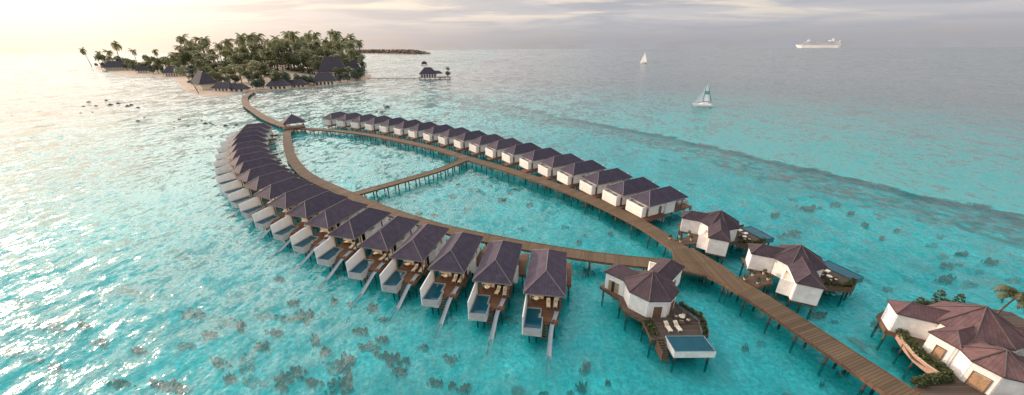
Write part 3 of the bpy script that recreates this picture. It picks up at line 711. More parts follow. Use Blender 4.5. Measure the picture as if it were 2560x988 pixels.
boardwalk([(-50.5, 102.5), (-39.2, 113.8), (-28.2, 125.5), (-19.0, 139.5)], 3.2, 'short straight plank boardwalk crossing the lagoon between the two rows', z=DZ - .008, sp=4)
boardwalk([(-127.0, 204.6), (-139, 213), (-164.4, 236), (-196, 270), (-221, 298), (-245, 330), (-266, 362), (-280, 390), (-292, 408)], 4.6, 'long curving plank boardwalk linking the villas to the palm island', z=DZ + .008)
# fork plates
path_deck('fork_deck', [(36.6, 68.2), (41.4, 68.6), (44.2, 62.0), (46.0, 54.2), (42.3, 53.4), (39.2, 58.0), (34.5, 60.0), (35.0, 63.8)], M['walkx'], 'plank platform where the two boardwalks meet beside the fork villa', 'deck', DZ + .015)
# pavilion at the junction
r = empty('junction_pavilion', (-128.5, 206.5, 0), radians(35)); tag(r, 'dark pyramid-roofed open pavilion on posts where the boardwalks meet', 'pavilion')
rf = MB().roofpoly([[(-5.2, -5.2, 5.2), (5.2, -5.2, 5.2), (0, 0, 9.2)], [(5.2, -5.2, 5.2), (5.2, 5.2, 5.2), (0, 0, 9.2)], [(5.2, 5.2, 5.2), (-5.2, 5.2, 5.2), (0, 0, 9.2)], [(-5.2, 5.2, 5.2), (-5.2, -5.2, 5.2), (0, 0, 9.2)]], .15).build('roof', M['roof'], r)
MB().bar((0, 0, 9), (0, 0, 9.7), .2, .05).build('finial', M['capd'], rf)
r.scale = (1.15, 1.15, 1.1)
MB().box(-4.5, 4.5, -4.5, 4.5, DZ - .14, DZ + .02).build('floor_deck', M['deck'], r)
for a in (-4, 4):
    for b in (-4, 4): MB().box(a - .15, a + .15, b - .15, b + .15, DZ, 5.3).build('post', M['door'], r)
MB().wall((-4, 4.2), (4, 4.2), 3.2, 3.3, .08).wall((-4, -4.2), (-1.5, -4.2), 3.2, 3.3, .08).build('railing', M['door'], r)
piles(r, [(-4, -4), (4, -4), (4, 4), (-4, 4)], DZ - .15)

# ------------------------------------------------------------------ palms and trees
def palm(name, h, lean, rf_, nf, mats=('palmf', 'trunk'), droop=1.0, curve=1.0, tr=.22):
    r = empty(name); t = MB(); P = []
    for i in range(8):
        k = i / 7; P.append(Vector((lean * k ** (1 + curve), 0, h * k)))
    for i in range(7): t.bar(P[i], P[i + 1], tr * (1 - .45 * i / 7), tr * (1 - .45 * (i + 1) / 7), 7)
    t.build('trunk', M[mats[1]], r, True)
    c = MB(); top = P[-1]
    for i in range(nf):
        az = 2 * pi * i / nf + U(-.3, .3); el = U(-.5, 1.35); L = rf_ * U(.8, 1.12)
        d = Vector((cos(az), sin(az), 0)); s = Vector((-sin(az), cos(az), 0)); pts = []
        p = top.copy(); a = el
        for j in range(8):
            pts.append(p.copy()); p = p + (d * cos(a) + Vector((0, 0, sin(a)))) * L / 7; a -= droop * U(.16, .34)
        for j in range(7):
            wv = L * .2 * sin(pi * (j + .9) / 8.3); a0, a1 = pts[j], pts[j + 1]
            dn = Vector((0, 0, -wv * .55))
            for sg in (-1, 1):
                mid = (a0 + a1) / 2
                c.poly([a0, a0.lerp(a1, .46), a0.lerp(a1, .62) + s * sg * wv + dn, a0.lerp(a1, .3) + s * sg * wv * .95 + dn])
                c.poly([a0.lerp(a1, .5), a1, a0.lerp(a1, 1.15) + s * sg * wv + dn, a0.lerp(a1, .85) + s * sg * wv * .95 + dn])
    c.build('crown', M[mats[0]], r)
    return r
def tree(name, h, w, n, mat='broad', lobes=9, leaf=1.0):
    r = empty(name); t = MB(); hh = h * .5
    t.bar((0, 0, 0), (U(-.5, .5), U(-.5, .5), hh), .03 * h, .018 * h, 7)
    c = MB()
    for i in range(lobes):
        az = 2 * pi * i / lobes + U(-.4, .4); rr = w * U(.15, .62); z = h * U(.45, .85)
        if i == 0: rr = 0; z = h * .85
        x, y = rr * cos(az), rr * sin(az); lr = w * U(.28, .45)
        t.bar((0, 0, hh * .7), (x, y, z), .014 * h, .005 * h, 5)
        leaves(c, x, y, z, lr, lr, lr * .8, n // lobes, leaf * U(.8, 1.2), shell=.45)
    t.build('trunk', M['trunk'], r); c.build('crown', M[mat], r)
    return r
# terrain of the island
shore = [G(*p, 0) for p in [(238, 170), (300, 187), (370, 190), (440, 199), (456, 215), (475, 232), (510, 240), (560, 240), (620, 230), (700, 226), (800, 217), (900, 206), (926, 196)]]
shore = [Vector((p.x, p.y)) for p in shore] + [Vector(p) for p in [(-262, 690), (-330, 800), (-520, 1000), (-850, 1230), (-1200, 1330), (-1380, 1260)]]
def inside(p, P):
    c = False
    for i in range(len(P)):
        a, b = P[i], P[i - 1]
        if (a.y > p.y) != (b.y > p.y) and p.x < (b.x - a.x) * (p.y - a.y) / (b.y - a.y) + a.x: c = not c
    return c
def sdist(p, P):
    d = 1e9
    for i in range(len(P)):
        a, b = P[i - 1], P[i]; ab = b - a; t = max(0, min(1, (p - a).dot(ab) / ab.length_squared)); d = min(d, (p - a - ab * t).length)
    return d if inside(p, P) else -d
def ground(x, y):
    d = sdist(Vector((x, y)), shore)
    return min(d * .09, 1.8) + (max(0, min(1, (d - 25) / 110)) ** 1.2) * 14 if d > 0 else max(d * .06, -2.4)
mb = MB(); xs = list(range(-1500, -190, 12)); ys = list(range(360, 1420, 12)); idx = {}
for j, y in enumerate(ys):
    for i, x in enumerate(xs):
        idx[i, j] = len(mb.v); mb.v.append((x, y, ground(x, y) + (U(-.1, .1))))
for j in range(len(ys) - 1):
    for i in range(len(xs) - 1):
        q = (idx[i, j], idx[i + 1, j], idx[i + 1, j + 1], idx[i, j + 1])
        if max(mb.v[k][2] for k in q) > -2.2: mb.f.append(q)
M['sand'] = basic('beach_sand', (.38, .32, .255), .9, .1, .05, .2)
tag(mb.build('sand_island_ground', M['sand'], None, True), 'pale sand island ground', None, None, 'structure')

PALMS = [palm('palm_tree', 24, U(-4, 4), 8.5, 24, droop=1.15, tr=.6) for _ in range(4)]
TREES = [tree('broadleaf_tree', 20, 11, 1300, 'broad', 10, .95) for _ in range(3)]
SHRUBS = [tree('beach_shrub', 7, 5, 500, 'shrub', 6, .6) for _ in range(2)]
_first = set()
def plant(protos, p, H, w, label, cat, group, zb=None, rz=None, h0=None):
    i = random.randrange(len(protos)); pr = protos[i]
    o = pr if pr.name not in _first else copy_tree(pr)
    _first.add(pr.name)
    z = ground(p[0], p[1]) if zb is None else zb
    o.location = (p[0], p[1], z - .2); o.rotation_euler = (0, 0, U(0, 6.28) if rz is None else rz)
    o.scale = (w, w, H / h0)
    return tag(o, label, cat, group)
def crown_at(protos, px, py, basey, h0, k, label, cat, group, wpx):
    """tree whose foot is on the island on the sight line through row basey, tall enough to reach row py"""
    b = G(px, basey, 4.0)
    for _ in range(6): b = G(px, basey, max(.3, ground(b.x, b.y)))
    dist = hypot(b.x, b.y); g = ground(b.x, b.y)
    d = (_f * FPX + _r * (px - 1280) - _u * (py - 494)); t = dist / hypot(d.x, d.y); ztop = HCAM + t * d.z
    H = max(4, ztop - g); w = wpx / 870 * (b - Vector((0, 0, HCAM))).dot(_f) / k
    return plant(protos, (b.x, b.y), H, w, label, cat, group, None, None, h0)
random.seed(21)
GP = 'tall palms of the island grove'; GT = 'leafy trees of the island grove'; GS = 'round shrubs along the island shore'
def top_line(x):
    pts = [(455, 118), (480, 96), (520, 98), (560, 112), (600, 104), (640, 98), (700, 96), (740, 90), (790, 92), (820, 92), (850, 90), (880, 96), (905, 110), (925, 128)]
    for a, b in zip(pts, pts[1:]):
        if a[0] <= x <= b[0]: return a[1] + (b[1] - a[1]) * (x - a[0]) / (b[0] - a[0])
    return 130
PL = 'tall palm with feathery crown in the dense grove covering the island'
TL = 'dark leafy tree among the palms of the dense island grove'
def belt(x0, x1, dy0, dy1, b0, b1, st0, st1, w0, w1, pp, lab, cat, grp, tn=17):
    x = x0
    while x < x1:
        pal = R() < pp; ty = top_line(x) + U(dy0, dy1); by = U(b0, b1)
        if x < 560: by -= 4
        crown_at(PALMS if pal else TREES, x, ty, by, 24 if pal else 20, 15.5 if pal else 20, lab, cat, grp, U(w0, w1)); x += U(st0, st1)
belt(462, 915, -6, 12, 164, 172, 13, 22, 28, 38, 1.0, PL, 'palm tree', GP)
belt(458, 912, 10, 24, 172, 178, 11, 16, 30, 42, .6, 'tree of the dense island grove just below the tallest crowns', 'tree', 'mid-height trees of the island grove')
belt(475, 905, 28, 44, 178, 186, 11, 15, 30, 42, .45, 'tree in the upper middle belt of the dense island grove', 'tree', 'middle trees of the island grove')
belt(500, 900, 46, 62, 186, 196, 11, 15, 30, 42, .35, 'lower tree in the middle belt of the dense island grove', 'tree', 'lower trees of the island grove')
x = 510
while x < 905:
    y0 = 212 if 540 < x < 720 else 203
    if not (785 < x < 845):
        crown_at(TREES if R() < .65 else PALMS, x, y0 - U(26, 42), y0 - U(0, 7), 22, 20, 'low bushy tree at the front edge of the island grove', 'tree', 'front trees of the island grove', U(28, 42))
    x += U(12, 18)
# left spit
for i, (px, py, by, w, kind) in enumerate([(230, 124, 168, 16, 'p'), (262, 132, 168, 14, 'p'), (305, 110, 166, 24, 'p'), (348, 128, 170, 16, 'p'), (376, 130, 172, 24, 't'), (396, 134, 176, 24, 't'), (420, 136, 178, 28, 't'), (442, 136, 180, 30, 't'), (455, 128, 178, 26, 't'), (402, 128, 168, 16, 'p'), (470, 120, 180, 30, 't')]):
    crown_at(PALMS if kind == 'p' else TREES, px, py, by, 24, 15.5 if kind == 'p' else 20, ('thin tall palm on the low left spit, ' if kind == 'p' else 'taller leafy tree on the low left spit, ') + ORD[i] + ' of the taller ones from the left', 'palm tree' if kind == 'p' else 'tree', 'trees on the left spit', w)
for i, (px, py, by, w) in enumerate([(243, 158, 168, 10), (263, 156, 171, 18), (280, 155, 172, 16), (318, 155, 176, 18), (340, 160, 180, 20), (358, 158, 182, 16), (385, 162, 186, 22), (410, 165, 188, 18), (432, 166, 190, 22), (330, 152, 172, 20), (480, 160, 186, 30), (500, 166, 190, 30), (650, 198, 217, 24), (720, 180, 210, 22), (745, 185, 212, 26), (765, 190, 213, 28), (785, 192, 213, 24), (870, 180, 206, 26), (890, 176, 203, 24), (902, 170, 200, 22), (852, 186, 205, 22), (590, 186, 208, 26), (630, 186, 212, 22)]):
    crown_at(SHRUBS if w < 25 else SHRUBS, px, py, by, 7, 9.5, 'round green shrub, %s' % ('on the low left spit by the waterline' if px < 445 else 'along the main island shore'), 'shrub', 'shrubs of the left spit' if px < 445 else 'shrubs of the island shore', w)
shline = [(456, 215), (475, 232), (510, 240), (560, 240), (620, 230), (700, 226), (800, 217), (900, 206), (926, 196)]
def shore_y(x):
    for a, b in zip(shline, shline[1:]):
        if a[0] <= x <= b[0]: return a[1] + (b[1] - a[1]) * (x - a[0]) / (b[0] - a[0])
x = 478
while x < 918:
    for lo, hi_ in ((5, 12), (13, 22), (23, 34)):
        by = shore_y(x) - U(lo, hi_)
        if x < 540: by -= 12
        if not (600 < x < 640) and not (lo == 5 and (670 < x < 770 or 795 < x < 840 or 490 < x < 600)):
            crown_at(SHRUBS, x + U(-4, 4), by - U(11, 20), by, 7, 9.5, 'round green shrub, along the main island shore', 'shrub', 'shrubs of the island shore', U(17, 28))
    x += U(15, 22)
x = 255
while x < 462:
    by = 170 + (x - 240) * .075
    crown_at(TREES if R() < .7 else PALMS, x, by - U(22, 38), by, 20, 20, 'bushy green tree among the shrubs of the low left spit', 'tree', 'bushy trees of the left spit', U(20, 32)); x += U(9, 15)
# leaning palm over the water in front of the beach
b = G(497, 234, .0); top = G(468, 178, 0)
o = palm('leaning_palm', 27, 9.0, 8.5, 20, droop=1.3, curve=.5, tr=.45)
o.location = (b.x, b.y, -.8); o.rotation_euler = (0, 0, radians(205)); tag(o, 'leaning dark palm standing at the water edge before the beach', 'palm tree')
# palm at the residence
o = palm('terrace_palm', 5.9, 1.0, 3.1, 20, ('palmg', 'trunk'), droop=1.25, tr=.17); o.location = (79.3, 44.6, DZ); o.rotation_euler = (0, 0, radians(-25)); tag(o, 'palm with drooping fronds behind the large residence by its pool', 'palm tree')

# ------------------------------------------------------------------ island buildings
def island_house(px, by, wpx, hpx, ratio, rz, label, mt='thatch', lit=False, cat='building'):
    b = G(px, by, 1.0)
    for _ in range(5): b = G(px, by, max(.4, ground(b.x, b.y)))
    sc = (b - Vector((0, 0, HCAM))).dot(_f) / 870; w = wpx * sc / 2; H = hpx * sc; dp = w * ratio
    r = empty('island_house', (b.x, b.y, b.z - .2), rz); tag(r, label, cat)
    zw = H * .34
    hipr = hip(-w, w, -dp, dp, zw, H, min(dp, w) * .95, r, M[mt], M['capd'], drop=.3, capr=.2) if dp > w else None
    if not hipr:
        A, B_, C, D = (-w, -dp, zw), (w, -dp, zw), (w, dp, zw), (-w, dp, zw); a, c = (-w + dp * .9, 0, H), (w - dp * .9, 0, H)
        rf = MB().roofpoly([[A, B_, c, a], [B_, C, c], [C, D, a, c], [D, A, a]], .3).build('roof', M[mt], r)
        cb = MB()
        for p, q in ((a, c), (A, a), (D, a), (B_, c), (C, c)): cb.bar(p, q, .25, n=5)
        cb.build('ridge_cap', M['capd'], rf)
    MB().box(-w * .86, w * .86, -dp * .82, dp * .82, 0, zw).build('wall', M['cream'], r)
    dmb = MB(); n = max(2, int(w / 3))
    for k in range(n):
        x = -w * .75 + (k + .5) * 1.5 * w / n; dmb.box(x - .35 * w / n, x + .35 * w / n, -dp * .82 - .08, -dp * .82 - .01, .2, zw * .8)
    dmb.build('window', M['darkw'], r)
    MB().box(-w, w, -dp * 1.15, dp * .8, -1.5, -.01).build('terrace', M['pot'], r)
    return r
island_house(515, 222, 72, 42, .55, radians(-35), 'large steep dark-roofed building on the beach behind the leaning palm')
island_house(565, 226, 56, 20, .5, radians(-12), 'low dark-roofed beach building right of the steep-roofed one')
island_house(598, 228, 46, 18, .5, radians(5), 'low dark-roofed beach pavilion beside the boardwalk landing')
island_house(700, 221, 52, 22, .6, radians(12), 'brown-roofed shore restaurant with a sunlit curved front')
island_house(745, 217, 50, 17, .5, radians(14), 'low shore building with a tan front right of the restaurant')
island_house(838, 196, 66, 50, .6, radians(18), 'tall grey-roofed hall at the right end of the grove')
island_house(815, 211, 56, 28, .6, radians(16), 'dark-roofed building with lit front below the tall grey hall')
island_house(890, 192, 34, 40, .8, radians(18), 'grey-roofed house half hidden by trees at the right island tip')
island_house(298, 176, 56, 22, .4, radians(5), 'dark-roofed villa between shrubs on the far left spit')
island_house(362, 182, 30, 16, .4, radians(5), 'small dark-roofed villa in the middle of the left spit')
island_house(440, 190, 46, 24, .5, radians(-5), 'dark-roofed villa at the inner end of the left spit')

# ------------------------------------------------------------------ overwater restaurant, jetty, far hut, distant wooded islet
p = G(1078, 198, 0); r = empty('overwater_restaurant', (p.x, p.y, 0), radians(12)); tag(r, 'dark-roofed white overwater restaurant at the end of the jetty', 'building')
s = (p.y * cos(pitch) + 45 * sin(pitch)) / 870
hw = 27 * s
rf = MB(); z0, z1 = 8.5, 17.5; A, B_, C, D = (-hw * 1.05, -9, z0), (hw * .62, -9, z0), (hw * .62, 9, z0), (-hw * 1.05, 9, z0); a, c = (-hw * .5, 0, z1), (hw * .05, 0, z1)
ro = rf.roofpoly([[A, B_, c, a], [B_, C, c], [C, D, a, c], [D, A, a]], .3).build('roof', M['roof'], r)
A, B_, C, D = (hw * .4, -6, z0 - .2), (hw * 1.1, -6, z0 - .2), (hw * 1.1, 6, z0 - .2), (hw * .4, 6, z0 - .2); a, c = (hw * .3, 0, 12.5), (hw * .8, 0, 12)
MB().roofpoly([[A, B_, c, a], [B_, C, c], [C, D, a, c]], .3).build('side_roof', M['roof'], r)
MB().box(-hw * .95, hw * .55, -7.5, 7.5, 3, 8.4).build('wall', M['white'], r)
w = MB()
for k in range(6): w.box(-hw * .85 + k * hw * .23, -hw * .85 + k * hw * .23 + 2.2, -7.6, -7.52, 3.4, 7.4)
w.build('window', M['darkw'], r)
MB().box(-hw * 1.1, hw * 1.75, -10, 9, 2.4, 2.99).build('deck', M['fascia'], r)
piles(r, [(-hw + k * hw * .45, -9) for k in range(7)], 2.4, r=.6)
def big_plant(): pass
o = copy_tree(TREES[0]); o.location = (p.x + hw * 1.55, p.y + 2, 3); o.scale = (.62, .62, .42); tag(o, 'dark bush on the deck end beside the overwater restaurant', 'bush')
o = copy_tree(PALMS[1]); o.location = (p.x + hw * 1.5, p.y + 2, 3); o.scale = (.62, .62, .55); tag(o, 'small palm rising over the deck end by the overwater restaurant', 'palm tree')
a = G(918, 197, 1.6); b = G(1050, 196, 1.6)
boardwalk([(a.x, a.y), ((a.x + b.x) / 2, (a.y + b.y) / 2 + 3), (b.x, b.y)], 3.5, 'thin distant jetty from the island to the overwater restaurant', z=2.0, sp=14, name='jetty')
p = G(1061, 163, 0); r = empty('far_hut', (p.x, p.y, 0)); tag(r, 'tiny dark hut standing in the water beyond the overwater restaurant', 'hut')
k = p.length / 880
MB().roofpoly([[(-7 * k, -4 * k, 5 * k), (7 * k, -4 * k, 5 * k), (0, 0, 9 * k)], [(7 * k, -4 * k, 5 * k), (7 * k, 4 * k, 5 * k), (0, 0, 9 * k)], [(7 * k, 4 * k, 5 * k), (-7 * k, 4 * k, 5 * k), (0, 0, 9 * k)], [(-7 * k, 4 * k, 5 * k), (-7 * k, -4 * k, 5 * k), (0, 0, 9 * k)]], .2).build('roof', M['roof'], r)
MB().box(-5 * k, 5 * k, -3 * k, 3 * k, 2.4 * k, 5 * k).build('wall', M['door'], r); MB().box(-7 * k, 7 * k, -4 * k, 4 * k, 1.8 * k, 2.39 * k).build('deck', M['fascia'], r)
piles(r, [(-5 * k, -3 * k), (5 * k, -3 * k), (5 * k, 3 * k), (-5 * k, 3 * k)], 1.8 * k, r=.4)
# distant wooded strip of land
a = G(880, 133, 0); b = G(1050, 136, 0)
mb = MB(); n = 26
for i in range(2600):
    t = R(); q = a.lerp(b, t); e = min(1, (1 - t) * 9) ** .5
    leaves(mb, q.x + U(-60, 60), q.y + U(-60, 60), U(3, 29) * e, 20, 20, 4, 3, 10)
o = mb.build('distant_islet_woods', M['islet']); tag(o, 'low brown wooded islet on the horizon right of the palm grove', 'wooded islet', None, 'stuff')
mb = MB(); mb.prism([(a.x - 300, a.y - 40), (b.x - 30, b.y - 70), (b.x + 60, b.y), (b.x - 30, b.y + 70), (a.x - 300, a.y + 100)], -2, 5)
tag(mb.build('distant_islet_ground', M['sand']), 'distant islet ground', None, None, 'structure')

# ------------------------------------------------------------------ boats
def catamaran(loc, rz, s, label):
    r = empty('catamaran', loc, rz); tag(r, label, 'sailboat')
    for y in (-2.9, 2.9):
        h = MB(); secs = []
        for x, w, zb, zt in ((-6.4, .5, .3, 1.5), (-4, .75, -.3, 1.6), (0, .8, -.4, 1.7), (4, .6, -.3, 1.9), (7.0, .06, .5, 2.1)):
            secs.append([(x, y - w, zt), (x, y - w * .8, (zb + zt) / 2), (x, y, zb), (x, y + w * .8, (zb + zt) / 2), (x, y + w, zt)])
        for p, q in zip(secs, secs[1:]):
            for k in range(4): h.poly([p[k], p[k + 1], q[k + 1], q[k]])
            h.poly([p[0], q[0], q[4], p[4]])
        h.poly(secs[0]); h.build('hull', M['boat'], r)
    cb = MB().box(-5.2, 2.6, -2.4, 2.4, 1.2, 1.9).build('bridge_deck', M['boat'], r)
    i = MB(); i.v += [(-3.4, -2, 1.9), (1.8, -1.9, 1.9), (1.8, 1.9, 1.9), (-3.4, 2, 1.9), (-3.0, -1.7, 2.9), (.4, -1.5, 2.9), (.4, 1.5, 2.9), (-3.0, 1.7, 2.9)]
    i.f += [(4, 5, 6, 7), (0, 1, 5, 4), (1, 2, 6, 5), (2, 3, 7, 6), (3, 0, 4, 7)]; cn = i.build('cabin', M['boat'], r)
    MB().box(-2.6, -.4, -1.96, -1.9, 2.15, 2.6).build('window', M['boatd'], cn)
    MB().bar((.6, 0, 1.9), (.2, 0, 19.5), .13, .07).build('mast', M['boatd'], r)
    MB().bar((.4, 0, 3.8), (-5.4, .5, 3.7), .14, .1).build('boom', M['boatd'], r)
    ms = MB()
    def sail(p0, p1, p2, bel, n=6):
        p0, p1, p2 = map(Vector, (p0, p1, p2)); rows = []
        for i in range(n + 1):
            a = p0.lerp(p2, i / n); b = p1.lerp(p2, i / n); row = []
            for j in range(n + 1):
                t = j / n; q = a.lerp(b, t); q.y += bel * sin(pi * t) * (1 - i / n); row.append(q)
            rows.append(row)
        return rows
    rows = sail((.35, 0, 4.0), (-5.2, .5, 4.0), (.1, 0, 19.0), 1.0)
    lo = MB(); mid = MB()
    for i in range(6):
        for j in range(6):
            (mid if i in (2,) or j > 4 else lo).poly([rows[i][j], rows[i][j + 1], rows[i + 1][j + 1], rows[i + 1][j]])
    mso = lo.build('mainsail', M['sail'], r); mid.build('sail_panel', M['sailg'], mso)
    rows = sail((1.2, 0, 3.4), (6.6, 0, 2.6), (.4, 0, 17.5), -.9); j_ = MB()
    for i in range(6):
        for j in range(6): j_.poly([rows[i][j], rows[i][j + 1], rows[i + 1][j + 1], rows[i + 1][j]])
    j_.build('jib', M['sail'], r)
    MB().bar((6.9, 0, 2.1), (.3, 0, 18.5), .06, .05).build('forestay', M['boatd'], r)
    MB().bar((7.0, -2.9, 2.0), (7.0, 2.9, 2.0), .12).build('crossbeam', M['boat'], r)
    r.scale = (s, s, s)
    return r
p = G(1757, 266, 0); catamaran((p.x, p.y, -.1), radians(160), 1.05, 'white catamaran with tall grey-green sail out beyond the reef')
p = G(1609, 159, 0)
r = empty('sailing_yacht', (p.x, p.y, 0), radians(140)); tag(r, 'small distant white sailing yacht near the horizon', 'sailboat')
h = MB(); secs = [[(x, -w, zt), (x, 0, zb), (x, w, zt)] for x, w, zb, zt in ((-8, 1.6, -.2, 2.6), (-3, 2.6, -1, 2.7), (3, 2.2, -1, 3.0), (9.5, .1, 1, 3.6))]
for a, b in zip(secs, secs[1:]):
    h.poly([a[0], a[1], b[1], b[0]]); h.poly([a[1], a[2], b[2], b[1]]); h.poly([a[0], b[0], b[2], a[2]])
h.poly(secs[0]); h.build('hull', M['boat'], r)
MB().box(-4, 3, -1.3, 1.3, 2.8, 4.2).build('cabin', M['boat'], r); MB().bar((1, 0, 3), (.6, 0, 33), .25, .12).build('mast', M['boat'], r)
MB().poly([(.8, .1, 5), (-7.5, 1, 5), (.5, .1, 31)]).build('mainsail', M['boat'], r); MB().poly([(1.4, .1, 4.5), (8.8, -.6, 4), (1, 0, 26)]).build('jib', M['boat'], r)
r.scale = (1.15, 1.15, 1.0)
# cruise ship
p = G(2041, 117.0 + 1.2, 0)
def ship(dist, x0, x1):
    a = G(x0, 130, 0); b = G(x1, 130, 0)
    ca, cb_ = a.normalized() , b.normalized()
    pa = Vector((a.x, a.y)).normalized() * dist; pb = Vector((b.x, b.y)).normalized() * dist
    c = (pa + pb) / 2; L = (pb - pa).length; rz = atan2((pb - pa).y, (pb - pa).x)
    r = empty('cruise_ship', (c.x, c.y, -3), rz); tag(r, 'long white cruise ship on the horizon at the right', 'cruise ship')
    X = lambda t: (t - .5) * L
    B_ = L * .055; H = L * .225
    h = MB(); secs = []
    for t, w, zt, zb in ((0, .03, .42, .28), (.04, .5, .40, 0.0), (.15, 1, .36, -.02), (.5, 1, .34, -.02), (.95, 1, .34, -.02), (.99, .85, .38, .06)):
        secs.append([(X(t), -B_ * w, zt * H), (X(t + (.03 if t < .1 else 0)), -B_ * w * .8, zb * H), (X(t + (.03 if t < .1 else 0)), B_ * w * .8, zb * H), (X(t), B_ * w, zt * H)])
    for s0, s1 in zip(secs, secs[1:]):
        for k in range(3): h.poly([s0[k], s0[k + 1], s1[k + 1], s1[k]])
        h.poly([s0[0], s1[0], s1[3], s0[3]])
    h.poly(secs[0]); h.poly(secs[-1][::-1]); h.build('hull', M['ship'], r)
    for i, (t0, t1) in enumerate(((.10, .985), (.13, .975), (.165, .96), (.19, .93), (.215, .90))):
        z = (.36 + i * .085) * H; b_ = B_ * (.97 - .03 * i)
        dk = MB().box(X(t0), X(t1), -b_, b_, z, z + .075 * H).build('deck', M['ship'], r)
        MB().box(X(t0 + .02), X(t1 - .02), -b_ - 1.5, -b_ - .1, z + .02 * H, z + .055 * H).build('balcony_windows', M['shipd'], dk)
        if i < 4: MB().box(X(t0), X(t1), -b_ * .98, b_ * .98, z + .075 * H + .2, z + .085 * H).build('deck_edge', M['shipd'], dk)
    MB().box(X(.235), X(.30), -B_ * .7, B_ * .7, .79 * H, .95 * H).build('bridge', M['ship'], r)
    f = MB(); f.v += [(X(.76), -B_ * .5, .79 * H), (X(.83), -B_ * .5, .79 * H), (X(.83), B_ * .5, .79 * H), (X(.76), B_ * .5, .79 * H), (X(.78), -B_ * .4, 1.12 * H), (X(.815), -B_ * .4, 1.12 * H), (X(.815), B_ * .4, 1.12 * H), (X(.78), B_ * .4, 1.12 * H)]
    f.f += [(4, 5, 6, 7), (0, 1, 5, 4), (1, 2, 6, 5), (2, 3, 7, 6), (3, 0, 4, 7)]; f.build('funnel', M['boat'], r)
    MB().box(X(.70), X(.755), -B_ * .6, B_ * .6, .79 * H, .9 * H).build('pool_canopy', M['ship'], r)
    MB().bar((X(.27), 0, .95 * H), (X(.27), 0, 1.12 * H), L * .004).build('mast', M['ship'], r)
    MB().box(X(.94), X(.955), -B_, B_, .7 * H, .86 * H).build('stern_arch', M['ship'], r)
ship(7200, 1984, 2097)

# ------------------------------------------------------------------ rocks above the water
def rock(px, py, w, label, group):
    p = G(px, py, 0); s = (p - Vector((0, 0, HCAM))).dot(_f) / 870 * w / 2; mb = MB(); n = 9
    rings = []
    for i, (rr, z) in enumerate(((1.25, -.5), (1.0, .1), (.7, .38), (.25, .55))):
        rings.append([(s * rr * U(.75, 1.2) * cos(2 * pi * k / n), s * rr * U(.6, 1.0) * sin(2 * pi * k / n), s * z * U(.8, 1.2)) for k in range(n)])
    for a, b in zip(rings, rings[1:]):
        for k in range(n): mb.poly([a[k], a[(k + 1) % n], b[(k + 1) % n], b[k]])
    mb.poly(rings[-1]); o = mb.build('sea_rock', M['rock']); o.location = p
    tag(o, label, 'rock', group)
for px, py, w in [(209, 266, 7), (222, 256, 9), (240, 265, 8), (265, 252, 9), (276, 263, 14), (296, 260, 11), (320, 266, 13), (328, 263, 10), (345, 270, 9), (345, 303, 10), (360, 295, 6), (202, 283, 5), (232, 281, 5)]:
    rock(px, py, w, 'small dark rock in the bright water far left of the boardwalk', 'rocks far left in the glittering water')
for px, py, w in [(435, 320, 6), (448, 299, 8), (470, 316, 8), (505, 303, 8), (512, 309, 12), (526, 308, 7), (532, 312, 6), (563, 315, 13), (590, 313, 11), (528, 343, 7), (436, 305, 6), (585, 320, 6)]:
    rock(px, py, w, 'small dark rock in the water just beyond the left villa row', 'rocks beyond the left villa row')
for px, py, w in [(960, 263, 6), (967, 268, 14), (941, 280, 8), (954, 281, 12), (962, 279, 5), (785.5, 295, 10), (773, 302, 9)]:
    rock(px, py, w, 'small dark rock in the water behind the far end of the right row', 'rocks behind the right villa row')

# ------------------------------------------------------------------ sea floor, coral, sea
def disc(mb, z, radii, n=96):
    mb.v.append((0, 0, z))
    for r_ in radii: mb.v += [(r_ * cos(2 * pi * k / n), r_ * sin(2 * pi * k / n), z) for k in range(n)]
    for k in range(n): mb.f.append((0, 1 + k, 1 + (k + 1) % n))
    for i in range(len(radii) - 1):
        for k in range(n):
            a = 1 + i * n; b = a + n; mb.f.append((a + k, b + k, b + (k + 1) % n, a + (k + 1) % n))
# signed distance past the reef edge: x - f(y)  (metres), reef line of the lagoon
REEF = [(-72, 366), (-13, 297), (32, 228), (66, 192), (86, 157), (100, 133), (110, 116), (119, 103), (126, 92), (133, 79)]
def reef_nodes(q, pos):
    sp = q.n('ShaderNodeSeparateXYZ'); q.put(sp.inputs[0], pos)
    cv = q.n('ShaderNodeFloatCurve'); c = cv.mapping.curves[0]
    yy = q.math('DIVIDE', sp.outputs[1], 800.0, clamp=True)
    pts = sorted([(0.0, 175)] + [(y / 800, x) for x, y in REEF] + [(.6, -150), (.8, -260), (1.0, -360)])
    norm = [(a, (b + 400) / 600) for a, b in pts]
    while len(c.points) < len(norm): c.points.new(.5, .5)
    for pt, (a, b) in zip(c.points, norm): pt.location = (a, b); pt.handle_type = 'AUTO_CLAMPED'
    cv.mapping.update(); q.put(cv.inputs['Value'], yy)
    fx = q.math('SUBTRACT', q.math('MULTIPLY', cv.outputs[0], 600.0), 400.0)
    return q.math('SUBTRACT', sp.outputs[0], fx), sp

